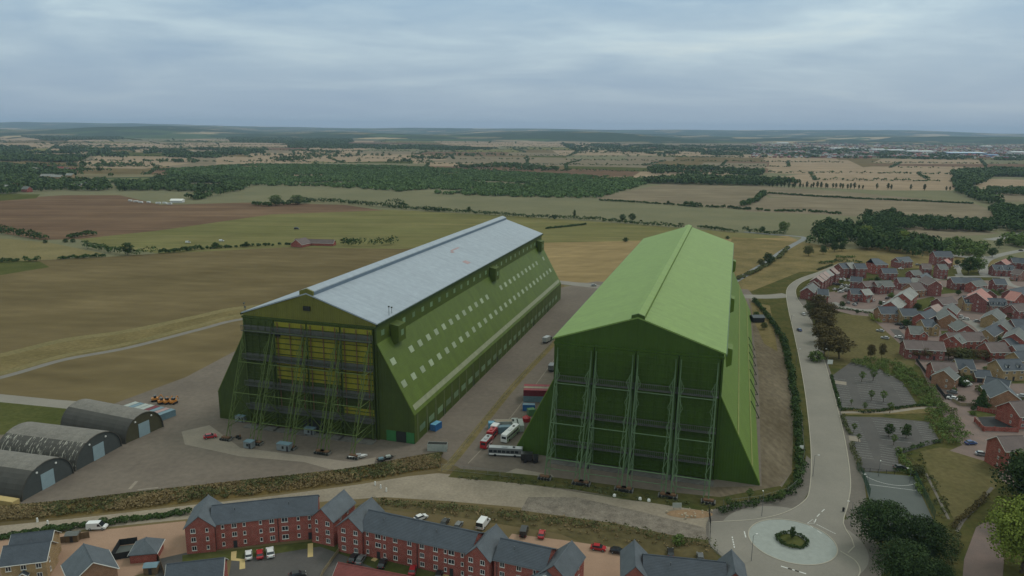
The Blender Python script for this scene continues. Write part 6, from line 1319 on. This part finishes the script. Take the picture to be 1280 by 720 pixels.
# rank beside the olive hut
a0 = Vector(gp(214,526)); a1 = Vector(gp(168,510)); dd_ = (a1-a0)
for i, (m, l) in enumerate(((c_b,'blue grey container nearest the camera in the rank by the olive hut'),(c_p,'faded pink container second in the rank by the olive hut'),(c_b,'blue grey container third in the rank by the olive hut'),(c_dr,'dark red container fourth in the rank by the olive hut'),(c_w,'white container fifth in the rank by the olive hut'),(c_w,'white container sixth, left of another white one, in the rank by the olive hut'),(c_b,'grey blue container seventh in the rank by the olive hut'),(c_w,'pale container last and leftmost in the rank by the olive hut'))):
    p = Vector(gp(206,522))+Vector((-.35,.94)).normalized()*0; u_d = Vector((math.cos(math.radians(158)), math.sin(math.radians(158)))); p = Vector(gp(205,524))+u_d*(2.75*i); cont(0,0,62,9,l,m,'containers beside the olive hut',world=(p.x,p.y))
for i, (u, v, m, l) in enumerate(((194,502,PC['yellow'],'orange digger at the left of the parked machines'),(202,505,PC['yellow'],'orange machine second of the parked machines'),(209,505,PC['yellow'],'orange machine third of the parked machines'),(217,505,PC['yellow'],'orange machine at the right of the parked machines'))):
    x, y = gp(u, v); r = thing('plant_machine', l, 'digger', (x, y, Z0+.05), .4+i*.3, 'orange plant machines')
    og = mat('plant_orange', (.5,.2,.04,1), rough=.5, var=.1); MB().box(-1.3,1.3,-.8,.8,.6,1.5,og).build('body',None,r); MB().box(-.4,.6,-.6,.6,1.5,2.5,cglass).build('cab',None,r)
    MB().bar((1.2,0,1.3),(2.4,0,2.6),.28,og).bar((2.4,0,2.6),(3.2,0,1.0),.22,og).build('boom',None,r)
    for s in (-1,1): MB().prism_y([(-1.5,.35),(-1.2,.75),(1.2,.75),(1.5,.35),(1.2,0),(-1.2,0)], s*.95-.2, s*.95+.2, tyre).build('track',None,r)
cont(8,634,-14,8,'yellow tan container at the left frame edge before the first hut', c_y); cont(547,563,-3,7,'open topped white skip container by the bank end', c_w, roofm=dark)
cont(545,537,62,4.5,'blue water tank container beside the left shed door', c_bl, roofm=c_lb)
g2 = 'containers stacked beside the right shed'
cont(672,502,-3,12,'blue grey bottom container of the stacked pair', c_b, g2); cont(672,502,-3,12,'dark red top container of the stacked pair', c_dr, g2, z=2.62, roofm=c_r)
p = Vector(gp(672,502)); q = Vector((.05,1))
cont(0,0,-3,12,'tan roofed container behind the stacked pair', c_t, g2, z=2.62, world=tuple(p+q*2.6)); cont(0,0,-3,12,'lower container under the tan roofed one', c_dr, g2, world=tuple(p+q*2.6)); cont(0,0,-3,12,'red topped container at the back of the stack', c_r, g2, z=2.62, world=tuple(p+q*5.2)); cont(0,0,-3,12,'lower container at the back of the stack', c_b, g2, world=tuple(p+q*5.2))
cont(615,536,5,2.8,'small light blue container at the left of the white units', c_lb, g2); cont(630,534,5,8,'cream roofed cabin at the left of the white units', c_w, g2, roofm=c_t); cont(644,535,95,7,'first white cabin beside the cream one', c_w, g2); cont(650,536,95,7,'second white cabin nearest the right shed', c_w, g2)
cont(631,541,5,5,'dark grey low container under the cream cabin', c_b, g2); cont(661,513,-3,5,'short blue container near the shed foot', c_bl, g2, roofm=c_b); cont(664,519,20,3,'little green and pink bin beside the blue container', mat('green_bin', (.1,.2,.1,1)), g2)
# red inflatable or tent near the shed foot
def tent(u, v, r_, h, m, label, n=8, name='tent'):
    x, y = gp(u, v); t = thing(name, label, 'tent', (x, y, Z0+.05), .3)
    MB().ring([[(x_, y_, 0) for x_, y_ in circ((0,0), r_, n)], [(x_, y_, h*.6) for x_, y_ in circ((0,0), r_, n)]], m).build('side_cloth', None, t)
    MB().ring([[(x_, y_, h*.6) for x_, y_ in circ((0,0), r_*1.08, n)], [(x_, y_, h) for x_, y_ in circ((0,0), .1, n)]], m).build('roof_cloth', None, t)
    return t
tent(658,527,1.6,2.6,PC['red'],'small bright red tent against the right shed')
# site cabins under the left shed
cab = mat('cabin_grey', (.17,.19,.2,1), rough=.6, var=.1, scale=1)
for u, v, ln, l in ((312,560,3.2,'small grey cabin by the left shed legs'),(356,563,5,'longer grey cabin by the left shed legs'),(302,527,4,'grey unit under the left shed doors, left'),(388,543,4,'grey unit under the left shed doors, right')):
    x, y = gp(u, v); r = thing('site_cabin', l, 'cabin', (x, y, Z0+.05), -.28); MB().box(-ln/2,ln/2,-1.2,1.2,.15,2.5,cab).build('body',None,r); MB().box(-ln/2-.1,ln/2+.1,-1.3,1.3,2.5,2.62,c_b).build('roof',None,r); MB().box(-.4,.4,-1.24,-1.2,.9,1.9,dark).build('window',None,r); MB().box(ln/2-1.1,ln/2-.3,-1.24,-1.2,.15,2.1,doorm).build('door',None,r)
x, y = gp(447,573); r = thing('small_boat','small white boat on the ground by the left shed legs','boat',(x,y,Z0+.05),.15)
MB().ring([[(-3,-.7,.9),(-3,.7,.9),(-3,.35,.2),(-3,-.35,.2)],[(0,-1,.95),(0,1,.95),(0,.5,.1),(0,-.5,.1)],[(2.2,-.7,1.05),(2.2,.7,1.05),(2.2,.3,.25),(2.2,-.3,.25)],[(3.4,-.08,1.2),(3.4,.08,1.2),(3.4,.05,.7),(3.4,-.05,.7)]], PC['white']).build('hull',None,r); MB().box(-.4,1.2,-.55,.55,.95,1.5,PC['silver']).build('cuddy',None,r)
for u, v, l in ((477,577,'dark trailer in front of the left shed, left'),(486,574,'dark trailer with a pale load in front of the left shed')):
    x, y = gp(u, v); r = thing('trailer', l, 'trailer', (x, y, Z0+.05), .5); MB().box(-1.5,1.5,-.8,.8,.55,.75,dark).build('deck',None,r); MB().box(-1,.6,-.6,.6,.75,1.3,c_b if 'left' == l[-4:] else c_w).build('load',None,r); MB().bar((1.5,0,.6),(2.6,0,.5),.1,dark).build('drawbar',None,r)
    for s in (-1,1): MB().tube((0,s*.85,.35),(0,s*1.0,.35),.35,tyre,12).build('wheel',None,r)
x, y = gp(293,549); r = thing('scrap_pile','low heap of dark machinery beside the dark red car','machinery',(x,y,Z0+.04),.2); mb = MB()
for i in range(9): a = rnd.uniform(-2,2); b = rnd.uniform(-1.2,1.2); mb.box(a,a+rnd.uniform(.5,1.4),b,b+rnd.uniform(.3,.8),.0,rnd.uniform(.3,1),[dark,conc,rust][i%3])
mb.build('parts',None,r)
# ---- rubble heap beside the gate
rubm = mat('rubble_stone', P(150,138,120), rough=1, var=.25, scale=1.5); earth = mat('orange_earth', P(128,104,80), rough=1, var=.2, scale=1)
x, y = gp(862,643)
hp = MB(); secs = []
o = MB().ring([[(x+math.cos(a)*7*rr, y+math.sin(a)*2.6*rr, z_) for a in np.linspace(0, 2*PI, 18, endpoint=False)] for rr, z_ in ((1,0),(.6,.45),(.15,.6))], earth).build('earth_heap'); o.location = (0,0,Z0+.05); tag(o, 'low heap of orange earth beside the road gate', 'heap')
sg = 'loose stones by the gate heap'
for i in range(26):
    a = rnd.uniform(0, 6.28); q = rnd.uniform(.2, 1.25); s = rnd.uniform(.18, .5)
    o = MB().ring([[(math.cos(t)*s, math.sin(t)*s*.8, -s*.3) for t in np.linspace(0,2*PI,7,endpoint=False)], [(math.cos(t)*s*.7, math.sin(t)*s*.6, s*.6) for t in np.linspace(.2,2*PI+.2,7,endpoint=False)]], rubm).build('stone', None, None, (x+math.cos(a)*6.5*q, y+math.sin(a)*2.6*q, Z0+.4), a); tag(o, 'loose pale stone lying on or near the orange heap', 'stone', sg)
# ---- fences
def fence(px, h, label, m, post=3.0, mesh_=True, rails=(.1,.95), world=False, name='fence', pw=.09, dens=.33, panel=None):
    pts = [gp(*q) for q in px]; root = thing(name, label, 'fence', (pts[0][0], pts[0][1], Z0+.06)); ox, oy = pts[0]; wires = MB(); k = 0
    P_ = seg_points(px, post); L_ = [(a-ox, b-oy) for a, b in P_]
    pm = MB().box(-pw/2, pw/2, -pw/2, pw/2, 0, h+.1, m).mesh('post')
    for a in L_[:95]: obj('post', pm, root, (a[0], a[1], 0))
    for a, b in zip(L_, L_[1:]):
        if panel:
            d = Vector((b[0]-a[0], b[1]-a[1])).normalized(); nn = Vector((-d.y, d.x))*.03
            wires.ring([[(a[0]-nn.x,a[1]-nn.y,.05),(a[0]+nn.x,a[1]+nn.y,.05),(a[0]+nn.x,a[1]+nn.y,h),(a[0]-nn.x,a[1]-nn.y,h)],[(b[0]-nn.x,b[1]-nn.y,.05),(b[0]+nn.x,b[1]+nn.y,.05),(b[0]+nn.x,b[1]+nn.y,h),(b[0]-nn.x,b[1]-nn.y,h)]], panel)
        else:
            for z in rails: wires.bar((a[0],a[1],h*z), (b[0],b[1],h*z), .05, m)
            ln = math.dist(a, b); n = int(ln/dens)
            for i in range(n): t = (i+.5)/n; x_ = a[0]+(b[0]-a[0])*t; y_ = a[1]+(b[1]-a[1])*t; wires.box(x_-.015, x_+.015, y_-.015, y_+.015, .05, h, m)
    wires.build('panels' if panel else 'rails', None, root); return root
fgreen = mat('green_fence_paint', P(46,72,56), rough=.6, var=.1); fgrey = mat('galvanised', P(112,112,108), rough=.6, var=.1); fblack = mat('black_fence_boards', P(38,40,42), rough=.8, var=.15, scale=1.5); fwood = mat('brown_fence_boards', P(92,76,58), rough=.9, var=.2, scale=1.2)
fence([(1141,595),(1155,623),(1168,650)], 3, 'tall green mesh fence on the right of the sports court', fgreen, dens=.25); fence([(1071,588),(1078,598),(1087,622)], 3, 'tall green mesh fence on the left of the sports court', fgreen, dens=.25)
fence([(1077,590),(1118,594)], 1.4, 'low dark railing between the car park and the court', fblack, 2.5)
fence([(552,588),(580,591),(640,598)], 2.2, 'grey railing gate in front of the lane between the sheds', fgrey, 3.5)
fence([(552,590),(570,572),(610,520),(690,430),(740,378)], 1.2, 'post and wire fence along the verge between the sheds', fgrey, 4, dens=1.5)
fence([(886,642),(888,660),(887,682)], 2.4, 'dark palisade fence across the end of the service road', fblack, 2.5); fence([(888,686),(905,700),(925,718)], 1.3, 'bow topped railing curving beside the roundabout', fgrey, 2)
fence([(904,634),(950,628),(985,618),(1001,604),(1005,570),(1001,520)], 2.2, 'green wire fence outside the right shed hedge', fgrey, 3.5, dens=.8)
fence([(150,683),(172,680)], 1.9, 'black board fence around the small yard, back side', fblack, 2, panel=fblack); fence([(140,700),(150,683)], 1.9, 'black board fence around the small yard, left side', fblack, 2, panel=fblack); fence([(140,702),(172,696)], 1.9, 'black board fence around the small yard, front side', fblack, 2, panel=fblack)
fence([(193,690),(200,705),(206,722)], 1.6, 'brown board fence running down from the small garage', fwood, 2, panel=fwood); fence([(72,681),(112,673)], 1.9, 'brown garden wall fence behind the grey gabled house', fwood, 2, panel=fwood); fence([(424,690),(404,718),(396,735)], 1.2, 'pale board fence between the two left apartment blocks', mat('pale_boards', P(120,110,88), var=.1), 2.2, panel=MATS['pale_boards'])
fence([(1145,452),(1160,472),(1182,500)], 1.8, 'dark garden fence along the estate edge by the shrubs', fblack, 2.2, panel=fblack); fence([(1190,502),(1200,508),(1226,509)], 1.4, 'pale kerb fence of the walled car yard', fgrey, 2.2, panel=MATS['pale_boards'])
redw = brk_r
def wall_(px, h, label): return fence(px, h, label, redw, 4, panel=redw, name='brick_wall', pw=.4)
wall_([(1222,514),(1248,519)], 1.8, 'red brick wall of the garden below the conical tree'); wall_([(1228,539),(1272,541)], 1.8, 'red brick wall of the dark patio garden'); wall_([(1218,528),(1230,540)], 1.8, 'short red wall closing the patio garden')
sheet('patio', [(1222,522),(1262,522),(1272,540),(1232,538)], fblack, Z0+.09)
# garden lean-to and shed roofs
for u, v, l in ((190,716,'pale green shed roof beside the brown fence'),(92,676,'small patio shed behind the buff house')):
    x, y = gp(u, v); r = thing('garden_shed', l, 'shed', (x, y, Z0+.05), .15); MB().box(-1.6,1.6,-1.2,1.2,0,2.1,fwood).build('walls',None,r); MB().prism_x([(-1.4,2.05),(1.4,2.05),(0,2.7)],-1.75,1.75,c_b if v > 700 else grey_t).build('roof',None,r); MB().box(-.4,.4,-1.25,-1.2,0,1.8,doorm).build('door',None,r)
# ---- lamp posts, signs, bins
steel = mat('lamp_column_steel', P(88,90,90), rough=.5, var=.05)
lp = None
for i, (u, v, a, l) in enumerate(((703,716,0,''),(939,702,.5,'street lamp on the left rim of the roundabout'),(1063,658,2.8,'street lamp right of the roundabout exit'),(952,646,1.4,'street lamp at the spur to the gate'),(1016,596,0,'street lamp left of the main road near the roundabout'),(1050,520,3.1,'street lamp beside the lower car park'),(1034,455,3.1,'street lamp beside the upper car park'),(995,455,0,'street lamp left of the middle of the main road'),(988,410,0,'street lamp left of the upper main road'),(1084,612,3.1,'floodlight post left in the sports court'),(1137,604,3.1,'floodlight post right in the sports court'),(1056,382,1,'street lamp on the estate lane'),(1098,596,1,'short white headed lamp at the court gate'))):
    if not l: continue
    h = 7.5 if i < 9 else 5; x, y = gp(u, v)
    r = thing('street_lamp', l, 'street lamp', (x, y, Z0+.08), a, 'lamp columns'); MB().tube((0,0,0),(0,0,h),.09,steel,8,.055).build('column',None,r); MB().tube((0,0,h-.05),(1.2,0,h+.1),.04,steel,6).build('arm',None,r); MB().box(.9,1.55,-.14,.14,h+.02,h+.15,lampw).build('lamp_head',None,r)
def sign(u, v, w_, h_, z_, m, l, rz=0, cat='sign'):
    x, y = gp(u, v); r = thing('road_sign', l, cat, (x, y, Z0+.06), rz)
    for s in (-1, 1): MB().tube((s*w_*.35,0,0),(s*w_*.35,0,z_+h_),.05,steel,6).build('post',None,r)
    MB().box(-w_/2,w_/2,-.1,-.05,z_,z_+h_,m).build('board',None,r); return r
sign(1037,459,2.6,2.2,1.4,wframe,'white sign board at the car park entrance'); sign(1000,580,1,1,1.8,mat('lime_sign', (.35,.5,.08,1), var=.05),'lime yellow sign on the hedge side of the main road'); sign(846,637,2.8,1.6,.5,c_w,'white and dark board under the right shed door gear'); sign(1001,569,1.4,1.4,2.2,wframe,'white board on a pole by the right shed hedge')
x, y = gp(1054,640); r = thing('litter_bin','black bin on the footway right of the main road','bin',(x,y,Z0+.1)); MB().tube((0,0,0),(0,0,1.1),.3,dark,12,.35).build('drum',None,r); MB().tube((0,0,1.15),(0,0,1.25),.36,dark,12,.2).build('lid',None,r)
for i,(u,v) in enumerate(((811,627),(800,625),(768,621))):
    x, y = gp(u, v); o = MB().ring([[(q[0],q[1],0) for q in circ((0,0),.55,9)],[(q[0],q[1],.6) for q in circ((0,0),.45,9)],[(q[0],q[1],.85) for q in circ((0,0),.1,9)]], wframe).build('white_sack',None,None,(x,y,Z0+.05)); tag(o,['right','middle','left'][i]+' white sack on the verge under the right shed','sack','white sacks')
x, y = gp(843,640)
# black bits of scrap and people-free trackside posts
for i,(u,v,l) in enumerate(((469,607,'white marker post on the service road, top'),(476,611,'white marker post on the service road, middle'),(483,615,'white marker post on the service road, bottom'),(47,653,'white marker on the left service road'),(60,656,'pale barrel on the left service road'))):
    x, y = gp(u, v); o = MB().tube((0,0,0),(0,0,1.2),.3,wframe,10,.22).build('marker_post',None,None,(x,y,Z0+.05)); tag(o,l,'marker')
# shelter beside the right shed and long huts behind
x, y = gp(945,402)
# ---- marquee, caravans, village, town
def simple_house(x, y, rz, ln, wd, st, wall, roof, label, group, name='cottage', cat='house'):
    he = 2.6*st+.2; r = thing(name, label, cat, (x, y, Z0), rz, group); wing(r, -ln/2, ln/2, -wd/2, wd/2, he, he+wd*.4, wall, roof, chimney=1)
    for i in range(3):
        for fl in range(st): obj('window', WSOLID[(1.25,1.3,True)], r, (-ln/2+ln*(i+.5)/3, -wd/2, 1.5+2.6*fl))
    return r
x, y = gp(222,253); mq = thing('marquee','big white marquee roof before the dark trees','marquee',(x,y,Z0),.05); MB().box(-9,9,-5,5,0,3,PC['white']).build('walls',None,mq); MB().prism_x([(-6.6,3),(6.6,3),(0,5.5)],-9.4,9.4,wframe).build('roof',None,mq)
cvg = 'white caravans beside the marquee'; cvl = ['leftmost','second','third','fourth','fifth','sixth','rightmost']
for i,(u,v) in enumerate(((163,252),(170,253),(176,254),(186,254),(198,255),(206,255),(212,256))):
    x, y = gp(u, v); r = thing('caravan', cvl[i]+' white caravan left of the marquee', 'caravan', (x,y,Z0), rnd.uniform(-.6,.6), cvg); MB().prism_x([(-1.2,.5),(1.2,.5),(1.2,2.2),(.9,2.7),(-.9,2.7),(-1.2,2.2)],-3.5,3.5,PC['white']).build('body',None,r); MB().box(-2.5,2.5,-1.24,-1.2,1.3,2,cglass).build('window',None,r)
for u, v, l in ((235,304,'tiny white van on the airfield, left'),(277,302,'tiny white van on the airfield, right')): car(u, v, 10, 'white', l, 'van', s=.9)
car(371,287,0,'black','dark vehicle on the airfield grass above the clubhouse','van', s=1.1)
vg = 'village houses at the left edge'
k = 0
for u, v, wl, rf, l in ((16,236,'orange','redt','big pinkish house at the left edge of the village'),(3,228,'buff','grey','pale house at the very left of the village'),(8,238,'buff','light','low pale house left of the pinkish one'),(31,219,'buff','light','white gabled house in the middle of the village'),(44,214,'buff','light','small white house above the village middle'),(60,211,'red','redt','red roofed house in the upper village row, left'),(68,212,'red','brown','brown roofed house in the upper village row'),(76,213,'red','redt','red roofed house in the upper village row, middle'),(84,214,'red','brown','dark roofed house in the upper village row'),(92,215,'red','redt','red roofed house in the upper village row, right'),(52,213,'red','brown','brown house at the left of the upper village row'),(60,223,'buff','light','long grey roofed building in the village'),(72,224,'buff','light','second long grey roof in the village'),(88,222,'buff','light','pale green roofed barn in the village'),(24,228,'red','brown','brown roofed house hidden in the village trees'),(40,230,'red','grey','grey roofed house hidden in the village trees'),(98,236,'buff','light','pale house at the end of the village trees'),(104,234,'buff','grey','grey house at the end of the village trees'),(34,240,'red','grey','grey roofed farmhouse at the village foot'),(10,214,'red','grey','grey roofed house above the village at the left'),(22,212,'red','brown','brown roofed house above the village at the left')):
    x, y = gp(u, v); simple_house(x, y, rnd.uniform(-.5,.5), 26 if 'long' in l or 'big' in l else 15, 10, 2, WALLS[wl], RFS[rf], l, vg)
wg = 'warehouses of the distant town'; wm_ = mat('white_warehouse', (.5,.52,.54,1), rough=.5, var=.1, scale=.02); wb_ = mat('blue_warehouse', (.1,.16,.3,1), rough=.5, var=.15, scale=.02)
for u, v, w_, dp, m, m2, l in ((1203,193,205,120,wb_,mat('sky_blue_roof', (.42,.52,.62,1), var=.05),'big blue warehouse with pale roof, largest in the town'),(1148,191,150,60,wm_,wm_,'long white warehouse left of the big blue one'),(1118,189.5,110,50,wm_,wm_,'white warehouse second left of the big blue one'),(1096,188.5,90,50,wm_,wm_,'white warehouse third left of the big blue one'),(1066,187.5,60,40,wm_,wm_,'short white warehouse left of the middle of the town'),(1045,187,90,50,wm_,wm_,'white warehouse at the left of the town'),(1238,196,60,40,wb_,wb_,'dark blue shed right of the big blue warehouse'),(1275,192,120,60,wm_,wm_,'white warehouse at the right edge of the town'),(978,179.5,110,50,wm_,wm_,'white shed at the far left of the town'),(1232,184,90,40,wm_,wm_,'white shed above the big blue warehouse')):
    x, y = gp(u, v); r = thing('warehouse', l, 'warehouse', (x, y, Z0), rnd.uniform(-.1,.1), wg); MB().box(-w_/2,w_/2,-dp/2,dp/2,0,10,m).build('walls',None,r); MB().prism_x([(-dp/2-.5,9.9),(dp/2+.5,9.9),(0,14)],-w_/2-.5,w_/2+.5,m2).build('roof',None,r)
# the mass of small town roofs
rs4 = random.Random(8); tw = [MB(), MB()]
for i in range(1500):
    u = rs4.uniform(940, 1330); v = rs4.uniform(178.5, 197)+(u-940)*.004
    x, y = gp(u, v); a = rs4.uniform(-.4,.4); c_, s_ = math.cos(a), math.sin(a); L_, W_, h1, h2 = rs4.uniform(8,22), 5, 5.5, 9
    def tp(px_, py_, z_): return (x+c_*px_-s_*py_, y+s_*px_+c_*py_, z_)
    mm_ = tw[0]; k = rs4.choice([brk_r, brk_d, brk_o, wm_]); rf_ = rs4.choice([brown_t, grey_t, red_t, slate, light_t])
    mm_.ring([[tp(-L_/2,q,z_) for q, z_ in ((-W_,0),(W_,0),(W_,h1),(-W_,h1))],[tp(L_/2,q,z_) for q, z_ in ((-W_,0),(W_,0),(W_,h1),(-W_,h1))]], k)
    mm_.ring([[tp(-L_/2,q,z_) for q, z_ in ((-W_-.4,h1),(W_+.4,h1),(0,h2))],[tp(L_/2,q,z_) for q, z_ in ((-W_-.4,h1),(W_+.4,h1),(0,h2))]], rf_)
stuffobj('town_roofs', tw[0].mesh('town_roofs'), 'hundreds of small roofs of the distant town')
# long low glass or shed rows behind the right shed
for u, v, l in ((944,362,'dark low hut row'),):
    pass
x, y = gp(946,402)
r = thing('field_shelter','small dark shelter beside the right shed','hut',(x,y,Z0),.1); MB().box(-3.5,3.5,-3,3,0,3,fblack).build('walls',None,r); MB().prism_x([(-3.3,3),(3.3,3),(0,4.2)],-3.8,3.8,lead).build('roof',None,r)
bpy.context.view_layer.update()
